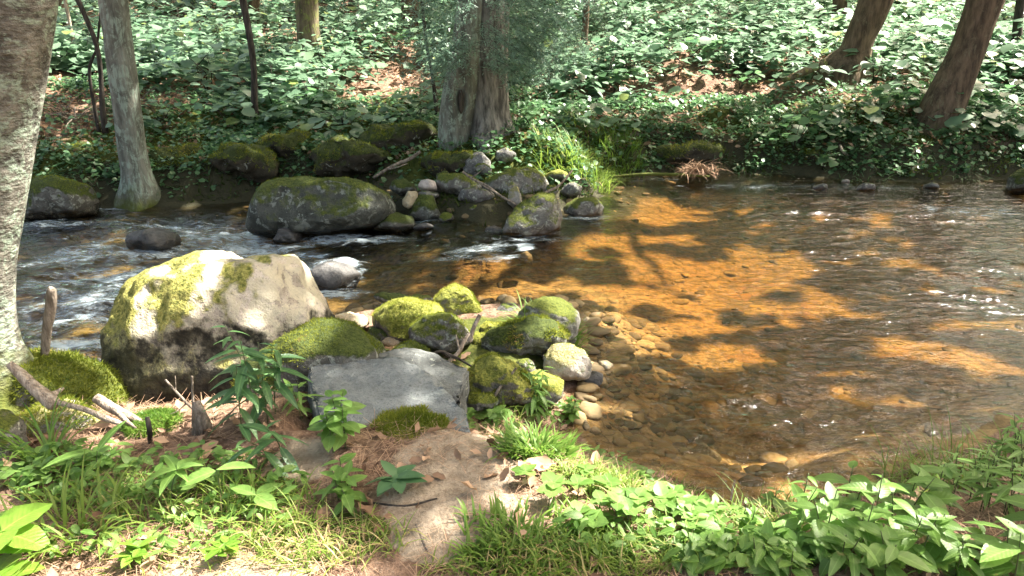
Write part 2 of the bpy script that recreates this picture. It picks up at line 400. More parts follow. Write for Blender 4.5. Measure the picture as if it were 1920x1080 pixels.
def rock_mat(name, a, b, moss=0.5, mossc=((0.040, 0.062, 0.008), (0.135, 0.150, 0.022)), lichen=0.3, lichc=(0.34, 0.36, 0.30), wet=True, scale=6.0, shade_under=None, seed=0.0, mossdir=None):
    m = NT(name)
    g = m.n("ShaderNodeNewGeometry"); p0 = g.outputs["Position"]
    p = m.n("ShaderNodeVectorMath", operation='ADD', i_0=p0, i_1=(seed * 3.1, seed * 1.7, seed)).outputs[0]
    nz = m.n("ShaderNodeSeparateXYZ", i_0=g.outputs["Normal"]).outputs[2]
    z = m.n("ShaderNodeSeparateXYZ", i_0=p0).outputs[2]
    n1 = m.noise(scale, 6, p, 0.65); n2 = m.noise(scale * 5, 5, p, 0.65); n3 = m.noise(scale * 18, 3, p, 0.6)
    c = m.mix(m.ramp(n1, 0.3, 0.7), a, b)
    c = m.mix(m.ramp(n2, 0.52, 0.72, 0, 0.6), c, tuple(0.45 * x for x in a))
    c = m.mix(m.ramp(m.noise(scale * 26, 2, p, 0.5), 0.56, 0.66, 0, 0.55), c, tuple(0.4 * x for x in a))
    hgt = m.math('ADD', m.math('MULTIPLY', n1, 0.6), m.math('ADD', m.math('MULTIPLY', n2, 0.35), m.math('MULTIPLY', n3, 0.12)))
    if lichen > 0:
        l = m.ramp(m.math('ADD', m.noise(scale * 2.3, 6, p, 0.7, 0.8), m.math('MULTIPLY', n3, 0.16)), 0.72 - lichen * 0.22, 0.75 - lichen * 0.22)
        c = m.mix(m.math('MULTIPLY', l, 0.85), c, m.mix(n3, lichc, tuple(0.7 * x for x in lichc)))
    if shade_under is not None:            # bare dark underside, with the overhang's shade painted into its colour
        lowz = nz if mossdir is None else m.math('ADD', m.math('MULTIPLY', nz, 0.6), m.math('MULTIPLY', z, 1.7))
        k = m.ramp(m.math('ADD', lowz, m.math('ADD', m.math('MULTIPLY', m.math('SUBTRACT', n1, 0.5), 0.55), m.math('MULTIPLY', m.math('SUBTRACT', n2, 0.5), 0.6))), shade_under + 0.16, shade_under - 0.16)
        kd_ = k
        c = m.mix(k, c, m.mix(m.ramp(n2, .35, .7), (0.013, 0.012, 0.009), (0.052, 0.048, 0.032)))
    if moss > 0:
        md = nz if mossdir is None else m.n("ShaderNodeVectorMath", operation='DOT_PRODUCT', i_0=g.outputs["Normal"], i_1=mossdir).outputs["Value"]
        e = m.math('ADD', m.math('MULTIPLY', md, 0.55), m.math('ADD', m.math('MULTIPLY', n1, 0.9), m.math('MULTIPLY', n2, 0.35)))
        k = m.ramp(e, 1.42 - moss, 1.62 - moss)
        if mossdir is not None: k = m.math('MULTIPLY', k, m.math('SUBTRACT', 1.0, m.math('MULTIPLY', kd_, 0.92)))
        mc = m.mix(m.ramp(m.noise(scale * 9, 4, p, 0.7), 0.3, 0.7), mossc[0], mossc[1])
        c = m.mix(k, c, mc)
        hgt = m.math('ADD', hgt, m.math('MULTIPLY', k, m.math('MULTIPLY', m.noise(scale * 14, 3, p, 0.7), 0.5)))
    rough = 0.85; spec = 0.25
    if wet:
        w = m.ramp(m.math('ADD', z, m.math('MULTIPLY', n1, -0.08)), -0.50, -0.60)
        c = m.mix(w, c, m.n("ShaderNodeVectorMath", operation='MULTIPLY', i_0=c, i_1=(0.35, 0.33, 0.30)).outputs[0])
        rough = m.math('SUBTRACT', 0.85, m.math('MULTIPLY', w, 0.6)); spec = m.math('ADD', 0.25, m.math('MULTIPLY', w, 0.35))
    return m.done(m.pbsdf(c, rough, spec, m.bump(hgt, 1.0, 0.035)))
GREY = ((0.085, 0.082, 0.072), (0.20, 0.19, 0.17))
R_BOULDER = rock_mat("lichen_boulder", (0.19, 0.165, 0.125), (0.48, 0.42, 0.35), 0.74, ((0.075, 0.090, 0.015), (0.36, 0.33, 0.09)), 0.8, (0.46, 0.42, 0.31), scale=4.5, shade_under=0.25, mossdir=(-0.9, -0.1, 0.30))
R_BIG = rock_mat("dark_boulder", (0.025, 0.028, 0.023), (0.095, 0.10, 0.085), 0.62, ((0.03, 0.045, 0.008), (0.09, 0.105, 0.02)), 0.45, (0.22, 0.24, 0.21), scale=3.2, seed=3)
R_MOSS = rock_mat("mossy_rock", *GREY, 0.78, scale=6, lichen=0.2, seed=5)
R_MOSSLIT = rock_mat("sunlit_yellow_mossy_rock", *GREY, 0.86, ((0.075, 0.095, 0.014), (0.26, 0.255, 0.05)), 0.2, scale=6, seed=6)  # yellow moss with sunlight painted in, a brighter copy for sunny rocks
R_MOSSD = rock_mat("dark_mossy_rock", (0.06, 0.06, 0.05), (0.16, 0.155, 0.14), 0.72, ((0.022, 0.036, 0.006), (0.075, 0.095, 0.017)), 0.45, (0.27, 0.29, 0.25), scale=7, seed=7)
R_GREYM = rock_mat("grey_rock_with_moss", *GREY, 0.60, scale=8, lichen=0.4, seed=9)
R_GREY = rock_mat("grey_rock", (0.07, 0.068, 0.064), (0.19, 0.18, 0.17), 0.36, scale=9, lichen=0.35, seed=11)
R_SLAB = rock_mat("grey_slab", (0.095, 0.106, 0.108), (0.18, 0.195, 0.195), 0.0, scale=5, lichen=0.25, lichc=(0.20, 0.225, 0.22), wet=False, seed=13)
R_SLABD = rock_mat("dark_grey_slab", (0.075, 0.08, 0.078), (0.15, 0.158, 0.15), 0.15, scale=6, lichen=0.15, wet=False, seed=14)
R_PALE = rock_mat("pale_rock", (0.34, 0.29, 0.26), (0.52, 0.46, 0.42), 0.1, scale=8, lichen=0.2, seed=15)
R_CREAM = rock_mat("cream_moss_rock", (0.22, 0.20, 0.17), (0.42, 0.38, 0.33), 0.62, ((0.16, 0.15, 0.05), (0.42, 0.37, 0.19)), 0.4, scale=8, seed=17)
R_WET = rock_mat("wet_rock", (0.05, 0.05, 0.05), (0.13, 0.125, 0.12), 0.0, scale=7, lichen=0, seed=19)
R_GREEN = rock_mat("green_rock", (0.05, 0.09, 0.075), (0.09, 0.14, 0.12), 0.2, scale=7, lichen=0.1, seed=21)
R_TAN = rock_mat("tan_rock", (0.30, 0.24, 0.15), (0.45, 0.38, 0.26), 0.2, scale=7, lichen=0.2, seed=23)

# ground
m = NT("forest_ground")
p = m.pos(); bed, sand, moss, soil_shade = m.attr("bed"), m.attr("sand"), m.attr("moss"), m.attr("soil_shade")
n1 = m.noise(2.2, 5, p); n2 = m.noise(14, 5, p, 0.7); n3 = m.noise(60, 3, p, 0.7)
litter = m.mix(m.ramp(n2, 0.3, 0.72), (0.060, 0.034, 0.022), (0.225, 0.145, 0.10))
litter = m.mix(m.ramp(n3, 0.5, 0.75), litter, (0.28, 0.20, 0.145))
sandc = m.mix(m.ramp(n2, 0.3, 0.7), (0.165, 0.128, 0.092), (0.32, 0.262, 0.195))
sandc = m.mix(m.ramp(n3, 0.56, 0.7, 0, 0.6), sandc, (0.13, 0.085, 0.055))
c = m.mix(m.ramp(m.math('ADD', sand, m.math('MULTIPLY', m.math('SUBTRACT', n2, 0.5), 0.8)), 0.35, 0.6), litter, sandc)
mossc = m.mix(m.ramp(n2, 0.3, 0.7), (0.028, 0.040, 0.010), m.mix(n3, (0.05, 0.06, 0.012), (0.12, 0.125, 0.025)))
c = m.mix(m.ramp(m.math('ADD', moss, m.math('MULTIPLY', m.math('SUBTRACT', n2, 0.5), 0.9)), 0.4, 0.6), c, mossc)
cell = m.voro(9, m.n("ShaderNodeVectorMath", operation='ADD', i_0=p, i_1=m.scaled(m.n("ShaderNodeTexNoise", i_Scale=5.0, i_Vector=p).outputs["Color"], (0.15, 0.15, 0.15))).outputs[0], out="Color")
cv = m.n("ShaderNodeSeparateXYZ", i_0=cell).outputs[0]
bedc = m.mix(cv, (0.060, 0.050, 0.026), (0.34, 0.245, 0.115))
bedc = m.mix(m.ramp(m.n("ShaderNodeSeparateXYZ", i_0=cell).outputs[1], .6, .8, 0, .7), bedc, (0.26, 0.125, 0.062))
edge_ = m.voro(9, m.n("ShaderNodeVectorMath", operation='ADD', i_0=p, i_1=m.scaled(m.n("ShaderNodeTexNoise", i_Scale=5.0, i_Vector=p).outputs["Color"], (0.15, 0.15, 0.15))).outputs[0], feature='DISTANCE_TO_EDGE')
bedc = m.mix(m.ramp(edge_, 0.10, 0.0, 0, .75), bedc, (0.03, 0.022, 0.014))
bedc = m.mix(m.ramp(m.noise(1.1, 3, p), 0.38, 0.55, .35, .9), bedc, m.mix(m.ramp(n2, .3, .7), (0.075, 0.055, 0.026), (0.34, 0.225, 0.10)))
bedc = m.mix(m.ramp(n2, 0.58, 0.75, 0, .7), bedc, (0.07, 0.05, 0.03))
c = m.mix(m.ramp(bed, 0.35, 0.65), c, bedc)
c = m.mix(m.ramp(m.math('ADD', soil_shade, m.math('MULTIPLY', m.math('SUBTRACT', n2, 0.5), 0.9)), 0.35, 0.65), c, m.mix(n3, (0.020, 0.018, 0.011), (0.058, 0.056, 0.030)))  # dark earth colour carrying the undercut bank's painted shade
hg = m.math('ADD', n2, m.math('MULTIPLY', n3, 0.5))
M_GROUND = m.done(m.pbsdf(c, 0.9, 0.15, m.bump(hg, 0.8, 0.03)))

m = NT("cobble"); v = m.attr("var"); p = m.pos()
c = m.mix(v, (0.070, 0.056, 0.032), (0.30, 0.22, 0.11))
c = m.mix(m.ramp(m.noise(20, 4, p), 0.4, 0.7, 0, 0.6), c, (0.13, 0.08, 0.04))
M_COBBLE = m.done(m.pbsdf(c, 0.8, 0.2, m.bump(m.noise(40, 3, p), 0.5, 0.01)))

# water: clear amber film over a real bed, rippled, with foam where it breaks
m = NT("stream_water"); p = m.pos(); foam = m.attr("foam"); rough_ = m.attr("rapid"); dep = m.attr("depth")
pw = m.scaled(p, (0.55, 1.25, 1.0))
w1 = m.noise(9, 3, pw, 0.5, 0.4); w2 = m.noise(26, 3, pw, 0.5, 0.3)
hgt = m.math('ADD', w1, m.math('MULTIPLY', w2, 0.35))
nrm = m.bump(hgt, m.math('ADD', 0.55, m.math('MULTIPLY', rough_, 0.35)), 0.05)
fr = m.n("ShaderNodeFresnel", i_IOR=1.33, i_Normal=nrm).outputs[0]
tr = m.n("ShaderNodeBsdfTransparent")
m.put(tr.inputs[0], m.mix(m.ramp(dep, 0.0, 0.42), (0.93, 0.86, 0.74), m.mix(rough_, (0.735, 0.56, 0.30), (0.62, 0.61, 0.43))))
gl = m.n("ShaderNodeBsdfGlossy", i_Roughness=0.06, i_Normal=nrm, i_Color=(0.95, 0.97, 1.0))
sh = m.mixsh(fr, tr.outputs[0], gl.outputs[0])
ps = m.scaled(p, (0.45, 1.3, 1.0))
fn = m.math('ADD', m.math('MULTIPLY', m.noise(11, 6, ps, 0.7, 0.9), 0.7), m.math('MULTIPLY', m.noise(45, 3, ps, 0.7), 0.3))
ff = m.ramp(m.math('ADD', foam, m.math('MULTIPLY', m.math('SUBTRACT', fn, 0.5), 3.2)), 0.32, 1.5, 0, 0.85)
fd = m.pbsdf((0.46, 0.54, 0.58), 0.5, 0.4, nrm)
M_WATER = m.done(m.mixsh(ff, sh, fd))

# ------------------------------------------------------------------ setting: ground and water
def axis(a, b, fine, far_a, far_b, g):
    mid = list(np.arange(a, b, fine)); s = fine; lo = []; hi = []
    x = a
    while x > far_a: s *= g; x -= s; lo.append(x)
    s = fine; x = mid[-1]
    while x < far_b: s *= g; x += s; hi.append(x)
    return np.array(lo[::-1] + mid + hi)
def grid(xs, ys):
    X, Y = np.meshgrid(xs, ys); nx, ny = len(xs), len(ys)
    i = np.arange(nx * ny).reshape(ny, nx)
    Q = np.stack([i[:-1, :-1], i[:-1, 1:], i[1:, 1:], i[1:, :-1]], -1).reshape(-1, 4)
    return X.ravel(), Y.ravel(), Q
def ell(cx, cy, rx, ry, z=None):
    """a pixel ellipse laid on the ground (or a level): world centre, half axes"""
    c = hit(cx, cy) if z is None else at_z(cx, cy, z)
    zz = c[2]
    u = at_z(cx, cy - ry, zz); d = at_z(cx, cy + ry, zz)
    return c, rx / F * depth_of(c), max(0.05, (u[1] - d[1]) / 2)
def blob(x, y, e, soft=0.5):
    c, a, b = e
    r = np.hypot((x - c[0]) / a, (y - c[1]) / b)
    return 1 - sstep(1 - soft, 1 + soft, r)
xs = axis(-5.5, 6.5, 0.045, -90, 90, 1.055); ys = axis(0.9, 11.8, 0.04, -40, 130, 1.05)
gx, gy, gq = grid(xs, ys)
gz, wd = HN(gx, gy)
SAND = [ell(840, 890, 120, 100), ell(850, 1010, 80, 40), ell(900, 840, 80, 40), ell(820, 980, 70, 60), ell(560, 870, 60, 45), ell(1000, 960, 60, 30), ell(460, 1060, 160, 40), ell(1260, 325, 120, 14)]
MOSS = [ell(1320, 940, 110, 36), ell(760, 785, 75, 30), ell(900, 640, 190, 50), ell(940, 350, 170, 40), ell(600, 1010, 130, 50), ell(1120, 890, 130, 45), ell(420, 930, 140, 40), ell(1050, 1030, 190, 40), ell(850, 260, 70, 40), ell(300, 300, 220, 45),
        ell(560, 280, 200, 45), ell(1500, 250, 220, 25), ell(1680, 300, 140, 25), ell(1040, 320, 90, 30), ell(640, 260, 200, 45)]
sa = sum(blob(gx, gy, e) for e in SAND); mo = sum(blob(gx, gy, e) for e in MOSS)
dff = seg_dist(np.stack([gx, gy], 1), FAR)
soil_shade_ = np.where(wd < 0, sstep(.75, .25, dff), sstep(.75, .2, dff))  # mask of the shade painted under the far bank, on dark earth and bed
ground = mesh_obj("ground", np.stack([gx, gy, gz], 1), gq, M_GROUND, attrs={"bed": sstep(-0.05, 0.05, wd), "sand": np.clip(sa, 0, 1), "moss": np.clip(mo, 0, 1), "soil_shade": soil_shade_})
tag(ground, kind="structure")

xs = np.arange(-12, 13, 0.03); ys = np.arange(2.2, 11.6, 0.03)
wx, wy, wq = grid(xs, ys)
wh, wdd = HN(wx, wy, False)
RAPID = [ell(430, 440, 230, 45, -.62), ell(250, 500, 230, 60, -.66), ell(110, 610, 170, 60, -.66), ell(620, 500, 130, 50, -.6), ell(180, 420, 150, 30, -.66), ell(860, 440, 120, 40, -.56)]
rap = np.clip(sum(blob(wx, wy, e, 0.6) for e in RAPID), 0, 1)
rap = np.maximum(rap, .38 * np.clip(sum(blob(wx, wy, ell(*e, -.52), 0.7) for e in [(1780, 520, 260, 110), (1500, 760, 300, 120), (1600, 400, 260, 30), (1050, 480, 120, 40)]), 0, 1))
FOAM = [(430, 432, 110, 16, 1.0), (260, 470, 90, 14, .8), (480, 455, 90, 14, .9), (140, 470, 80, 20, .8), (220, 505, 130, 14, .9), (110, 520, 90, 14, .8), (330, 415, 120, 10, .7),
        (130, 630, 90, 14, 1.1), (100, 580, 60, 16, .7), (625, 515, 52, 30, 1.0), (560, 470, 60, 10, .7), (900, 480, 70, 14, .7), (985, 480, 16, 10, 1.4), (815, 418, 55, 8, 1.0), (690, 448, 80, 9, .8), (1010, 450, 60, 7, .6),
        (200, 378, 40, 6, .9), (1450, 352, 150, 6, .5), (1620, 355, 120, 6, .5), (600, 440, 110, 7, .8), (1200, 338, 90, 5, .45), (1820, 400, 110, 16, .55), (930, 500, 50, 8, .8), (860, 495, 60, 8, .6)]
FOAM += [(285, 470, 66, 8, 1.0), (545, 458, 44, 7, 1.0), (620, 448, 150, 6, .9), (990, 453, 70, 5, .8), (1095, 412, 52, 4, .7), (800, 424, 40, 4, .8), (110, 414, 70, 6, .8), (625, 552, 66, 9, .9), (330, 520, 160, 30, .66), (160, 560, 150, 40, .66), (400, 450, 220, 26, .62), (560, 500, 60, 26, .62), (120, 660, 90, 10, .9)]
fo = np.zeros_like(wx)
for a, b, c_, d_, s_ in FOAM: fo = np.maximum(fo, s_ * blob(wx, wy, ell(a, b, c_, d_, -.6 if a < 1000 else -.52), 0.75))
wz = zwater(wx)
q = p3(wx * 1.0, wy * 2.2)
wz = wz + rap * (0.085 * fbm(p3(wx * 1.6, wy * 3.4), 31, 3) + 0.055 * (np.abs(fbm(p3(wx * 4, wy * 8), 33, 2))))
wz = wz + (0.006 + 0.006 * rap) * fbm(p3(wx * 4.5, wy * 9.5), 35, 3)
e = ell(622, 512, 50, 26, -.6); wz += 0.09 * blob(wx, wy, e, .9)
keep = (wh < wz + 0.03)
wq = wq[keep[wq].any(1)]
used = np.unique(wq); remap = np.full(len(wx), -1); remap[used] = np.arange(len(used))
water = mesh_obj("water", np.stack([wx, wy, wz], 1)[used], remap[wq], M_WATER,
                 attrs={"foam": fo[used], "rapid": rap[used], "depth": np.clip(wz - wh, 0, 1)[used]})
tag(water, kind="structure")

# ------------------------------------------------------------------ rocks
def ico(sub):
    bm = bmesh.new(); bmesh.ops.create_icosphere(bm, subdivisions=sub, radius=1)
    V = np.array([v.co[:] for v in bm.verts]); T = np.array([[v.index for v in f.verts] for f in bm.faces]); bm.free()
    return V, T
ICO = {k: ico(k) for k in (2, 3, 4, 5, 6)}
def normals(V, T):
    n = np.cross(V[T[:, 1]] - V[T[:, 0]], V[T[:, 2]] - V[T[:, 0]]); N = np.zeros_like(V)
    for k in range(3): np.add.at(N, T[:, k], n)
    return N / (np.linalg.norm(N, axis=1)[:, None] + 1e-12)
def fuzz(V, T, n, ln, zmin=0.25, parent=None, name="moss", mat=None, seed=1, thr=-0.06, keep=None):
    """short moss leaves standing on the upward faces"""
    a, b, c_ = V[T[:, 0]], V[T[:, 1]], V[T[:, 2]]
    fn_ = np.cross(b - a, c_ - a); ar = np.linalg.norm(fn_, axis=1); nn = fn_ / (ar[:, None] + 1e-12)
    cen = (a + b + c_) / 3
    w = ar * (nn[:, 2] > zmin) * (fbm(cen * 7, seed, 3) > thr)
    if keep is not None: w = w * keep(cen)
    if w.sum() <= 0: return None
    i = rng.choice(len(T), n, p=w / w.sum())
    u = rng.random((n, 2)); s = np.sqrt(u[:, 0]); bary = np.stack([1 - s, s * (1 - u[:, 1]), s * u[:, 1]], 1)
    pos = (bary[:, :, None] * np.stack([a[i], b[i], c_[i]], 1)).sum(1)
    d = nn[i] + rng.normal(0, 0.55, (n, 3)); d /= np.linalg.norm(d, axis=1)[:, None]
    yaw = np.arctan2(d[:, 1], d[:, 0]); pitch = -np.arcsin(np.clip(d[:, 2], -1, 1))
    S = Soup(); S.inst(TUFT, pos, yaw, pitch, rng.random(n) * 6.28, ln * (0.5 + rng.random(n)), np.clip(0.5 + 0.5 * fbm(pos * 5, seed + 3, 2) * 1.6 + rng.normal(0, .15, n), 0, 1))
    return S.obj(name, mat or M_FUZZ, parent)
def rock(label, outline, zb, mat, thick=0.5, box=0.85, amp=0.07, sub=5, name="rock", cat="rock", Y=None, facet=.82, moss=0, mlen=0.0108, group=None, seed=None, freq=2.0, mz=0.3):
    seed = seed if seed is not None else int(abs(outline[0][0] * 7 + outline[0][1]))
    O = np.array(outline, float); c = (O.min(0) + O.max(0)) / 2
    pb = at_z(c[0], O[:, 1].max(), zb)
    Y0 = pb[1] if Y is None else Y
    dpt = depth_of(at_y(c[0], c[1], Y0))
    wpx = O[:, 0].max() - O[:, 0].min()
    T_ = thick * wpx / F * dpt
    C = at_y(c[0], c[1], Y0 + 0.45 * T_)
    dpt = depth_of(C)
    ang = np.arctan2(-(O[:, 1] - c[1]), O[:, 0] - c[0]); R = np.hypot(O[:, 0] - c[0], O[:, 1] - c[1]) / F * dpt
    # densify the polygon so straight sides stay straight
    D = []
    for k in range(len(O)):
        for t in np.linspace(0, 1, 8, endpoint=False): D.append(O[k] * (1 - t) + O[(k + 1) % len(O)] * t)
    D = np.array(D); ang = np.arctan2(-(D[:, 1] - c[1]), D[:, 0] - c[0]); R = np.hypot(D[:, 0] - c[0], D[:, 1] - c[1]) / F * dpt
    o_ = np.argsort(ang); ang, R = ang[o_], R[o_]
    V, T = ICO[sub]; V = V.copy()
    rf = np.random.default_rng(seed)
    for _ in range(9):
        d_ = rf.normal(0, 1, 3) * np.array([1, 1.1, 1]); d_ /= np.linalg.norm(d_); h_ = rf.uniform(.62, .88)
        m_ = V @ d_; V = V - np.outer(np.maximum(m_ - h_, 0) * facet, d_)
    th = np.arctan2(V[:, 2], V[:, 0]); cosv = np.hypot(V[:, 0], V[:, 2]); s = V[:, 1]
    k = np.ones(1)
    Rt = (np.interp(th - .07, ang, R, period=2 * np.pi) + np.interp(th, ang, R, period=2 * np.pi) + np.interp(th + .07, ang, R, period=2 * np.pi)) / 3
    rho = cosv ** box; ss = np.sign(s) * np.abs(s) ** box
    P = C + RT * (Rt * rho * np.cos(th))[:, None] + UP * (Rt * rho * np.sin(th))[:, None] + FW * (ss * T_)[:, None]
    size = R.mean()
    N = normals(P, T)
    P = P + N * (amp * size * (1.35 * fbm(P / size * freq, seed, 5, 0.55) + 0.7 * (0.4 - np.abs(vn(P / size * freq * 1.9, seed + 9)))))[:, None]
    base = np.array([C[0], C[1], P[:, 2].min()])
    if moss:
        root = empty(name, base); mesh_obj("stone", P, T, mat, root)
        fuzz(P, T, moss, mlen, mz, root, seed=seed, mat=M_FUZZLIT if mat == R_MOSSLIT else None)
    else:
        root = mesh_obj(name, P, T, mat, origin=base)
    tag(root, label, cat, group)
    return root, P, T

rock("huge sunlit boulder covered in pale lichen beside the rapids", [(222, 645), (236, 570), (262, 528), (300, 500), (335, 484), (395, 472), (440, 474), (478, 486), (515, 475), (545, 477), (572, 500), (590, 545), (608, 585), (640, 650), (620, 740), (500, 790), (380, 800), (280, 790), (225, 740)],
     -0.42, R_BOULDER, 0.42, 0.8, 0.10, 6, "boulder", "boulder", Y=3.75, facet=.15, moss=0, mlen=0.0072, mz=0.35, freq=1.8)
rock("low dark mossy rock wedged between the sunlit boulder and the flat grey slab", [(450, 700), (480, 655), (545, 618), (610, 600), (680, 610), (735, 648), (738, 700), (640, 780), (520, 800), (450, 770)], -0.36, R_MOSSD, 0.42, 0.85, 0.09, 5, Y=3.45, moss=5000, mlen=0.0120)
rock("bright sunlit cushion of yellow green moss on a broad flat rock", [(690, 588), (715, 568), (760, 558), (815, 567), (840, 585), (845, 620), (800, 650), (730, 640), (692, 615)], -0.40, R_MOSSLIT, 0.5, 0.75, 0.07, 5, Y=4.5, moss=4500, mlen=0.0120, mz=0.1)
rock("moss topped rock with a dark shaded face above the twig pile", [(765, 615), (800, 590), (850, 582), (875, 600), (885, 640), (840, 665), (790, 655), (765, 640)], -0.40, R_GREYM, 0.5, 0.7, 0.09, 5, Y=4.25, moss=2200, mlen=0.0120)
rock("pointed mossy rock at the water's edge behind the yellow moss cushion", [(812, 562), (830, 542), (852, 533), (885, 548), (908, 570), (918, 595), (880, 612), (830, 600)], -0.48, R_MOSSLIT, 0.55, 0.75, 0.08, 5, moss=2600, mlen=0.0120, mz=0.2)
rock("small dark grey rock between the pointed mossy rock and the white faced rock", [(922, 582), (940, 570), (965, 568), (985, 580), (990, 600), (950, 612), (925, 605)], -0.48, R_GREY, 0.6, 0.8, 0.09, 4)
rock("dark rock with a bright white sunlit shoulder at the pool's edge", [(968, 585), (985, 565), (1012, 553), (1050, 555), (1075, 572), (1084, 600), (1080, 640), (1040, 660), (990, 640)], -0.5, R_GREYM, 0.55, 0.75, 0.09, 5)
rock("grass tufted mossy rock beside the pool and below the white shouldered rock", [(905, 622), (945, 598), (1000, 590), (1045, 608), (1072, 632), (1060, 660), (1000, 680), (935, 672), (905, 650)], -0.45, R_MOSSD, 0.42, 0.8, 0.13, 5, moss=3000, mlen=0.0210)
rock("round cream lichen rock at the pool's near corner", [(1016, 668), (1035, 648), (1065, 642), (1095, 655), (1110, 685), (1105, 712), (1070, 722), (1025, 712)], -0.5, R_CREAM, 0.5, 0.75, 0.08, 5, moss=1500, mlen=0.0072)
rock("mossy hump right of the flat grey slab", [(872, 712), (892, 682), (925, 662), (955, 672), (985, 698), (1012, 722), (1000, 752), (940, 764), (884, 752)], -0.34, R_MOSSLIT, 0.5, 0.85, 0.16, 5, moss=4200, mlen=0.0150)
rock("small dark green mossy stone directly behind the flat grey slab", [(735, 655), (765, 635), (800, 650), (815, 675), (770, 690), (738, 680)], -0.33, R_MOSSD, 0.5, 0.85, 0.1, 4, moss=900, mlen=0.0120)
rock("small tan stone between the sunlit boulder and the yellow moss cushion", [(612, 598), (640, 580), (680, 590), (692, 610), (660, 625), (615, 620)], -0.46, R_TAN, 0.6, 0.8, 0.1, 4, Y=4.6)
rock("rounded dark rock standing in the white rapids", [(238, 460), (243, 440), (260, 429), (295, 426), (325, 435), (333, 450), (325, 470), (245, 475)], -0.68, R_WET, 0.6, 0.75, 0.06, 5)
rock("largest dark boulder across the stream with a mossy crown", [(472, 430), (474, 400), (490, 365), (515, 346), (560, 336), (620, 331), (690, 336), (735, 350), (750, 375), (752, 395), (735, 415), (700, 432), (620, 445), (540, 450), (485, 445)], -0.66, R_BIG, 0.4, 0.72, 0.05, 6, "boulder", "boulder", Y=7.75, moss=4000, mlen=0.0120, mz=0.6)
rock("small wet rock splashed by rapids below the dark mossy boulder", [(510, 455), (525, 430), (548, 424), (565, 435), (568, 458)], -0.66, R_WET, 0.6, 0.8, 0.08, 4)
rock("mossy dark rock beside the leaning birch trunk across the rapids", [(50, 370), (70, 332), (110, 331), (155, 345), (172, 372), (170, 400), (120, 415), (60, 415)], -0.68, R_MOSSD, 0.6, 0.8, 0.07, 5, moss=1600, mlen=0.0180, mz=.5)
rock("water washed dome of rock right behind the sunlit boulder", [(575, 530), (590, 503), (620, 490), (655, 495), (674, 515), (668, 545), (620, 560), (585, 550)], -0.7, R_WET, 0.6, 0.8, 0.07, 4)
rock("small white splashed stone in midstream", [(972, 490), (976, 476), (988, 470), (998, 477), (999, 492)], -0.6, R_PALE, 0.7, 0.8, 0.08, 3)
for lb, x0, y0, w0, h0, z0, mt in [("tiny yellow mossy stone right above the twig pile", 925, 618, 24, 18, -.4, R_MOSSLIT), ("low yellow mossy stone at the right end of the twig pile", 905, 640, 26, 16, -.4, R_MOSSLIT),
        ("small tan stone at the left end of the twig pile", 735, 640, 22, 12, -.4, R_TAN), ("half buried grey stone under the pointed mossy rock", 845, 608, 26, 13, -.44, R_GREYM),
        ("wet dark stone lapped by the pool below the cream lichen rock", 1110, 712, 26, 15, -.54, R_WET), ("small brown stone at the waterline right of the cream lichen rock", 1135, 690, 22, 14, -.56, R_TAN),
        ("long yellow mossy rock sloping to the pool below the cream lichen rock", 1010, 725, 70, 26, -.42, R_MOSSLIT), ("small mossy stone before the mossy hump at the slab's right", 900, 752, 32, 20, -.28, R_MOSS),
        ("small grey stone between the mossy hump and the grassy rock", 985, 690, 26, 16, -.36, R_GREYM), ("pale stone by the lit litter behind the low dark mossy rock", 655, 612, 26, 12, -.44, R_CREAM),
        ("dark stone under the left edge of the yellow moss cushion", 715, 628, 34, 15, -.4, R_MOSSD), ("brown stone awash just off the white shouldered rock", 1098, 606, 16, 10, -.55, R_TAN),
        ("little grey stone awash left of the pointed mossy rock", 792, 560, 20, 9, -.54, R_GREYM), ("flat mossy stone awash behind the yellow moss cushion", 735, 560, 34, 12, -.54, R_MOSSD)]:
    a_ = np.linspace(0, 2 * np.pi, 9, endpoint=False); j_ = 1 + .14 * np.sin(a_ * 2 + x0) + .1 * np.cos(a_ * 3 + y0)
    rock(lb, [(x0 + w0 * j * math.cos(t), y0 + h0 * j * math.sin(t)) for t, j in zip(a_, j_)], z0, mt, .6, .8, .11, 4, moss=500 if mt in (R_MOSSLIT, R_MOSS) else 0, mlen=.012)
# the rock spit below the double trunk
rock("big slanting grey rock with a mossy edge at the tip of the far rock pile", [(930, 445), (945, 415), (975, 385), (1010, 362), (1040, 366), (1052, 395), (1056, 432), (1030, 450), (980, 455)], -0.62, R_GREYM, 0.45, 0.7, 0.08, 5, moss=900, mlen=0.0120, mz=.55)
rock("low dark rock with a pale tip jutting into the pool from the far pile", [(1050, 400), (1060, 380), (1085, 370), (1120, 370), (1136, 384), (1128, 405), (1085, 415)], -0.6, R_GREYM, 0.5, 0.8, 0.08, 4)
rock("broad flat rock with a yellow mossy top in the far pile", [(895, 350), (915, 330), (950, 316), (995, 315), (1022, 332), (1030, 355), (1005, 378), (950, 380), (905, 370)], -0.35, R_GREYM, 0.5, 0.72, 0.08, 5, Y=8.6, moss=1600, mlen=0.0150, mz=.5)
rock("rounded rock with a mossy top at the middle of the far pile", [(815, 352), (822, 332), (850, 321), (880, 325), (905, 345), (908, 362), (870, 372), (825, 370)], -0.45, R_GREYM, 0.5, 0.75, 0.08, 4, Y=8.5, moss=700, mlen=0.0120, mz=.5)
rock("upright purple grey stone highest in the far pile", [(868, 325), (870, 300), (885, 287), (905, 286), (920, 300), (918, 325), (900, 338)], -0.25, R_GREY, 0.6, 0.75, 0.09, 4, Y=9.0)
rock("small pinkish white stone in the far pile", [(784, 352), (788, 338), (802, 332), (816, 338), (820, 355), (800, 364)], -0.42, R_PALE, 0.7, 0.8, 0.07, 4, Y=8.35)
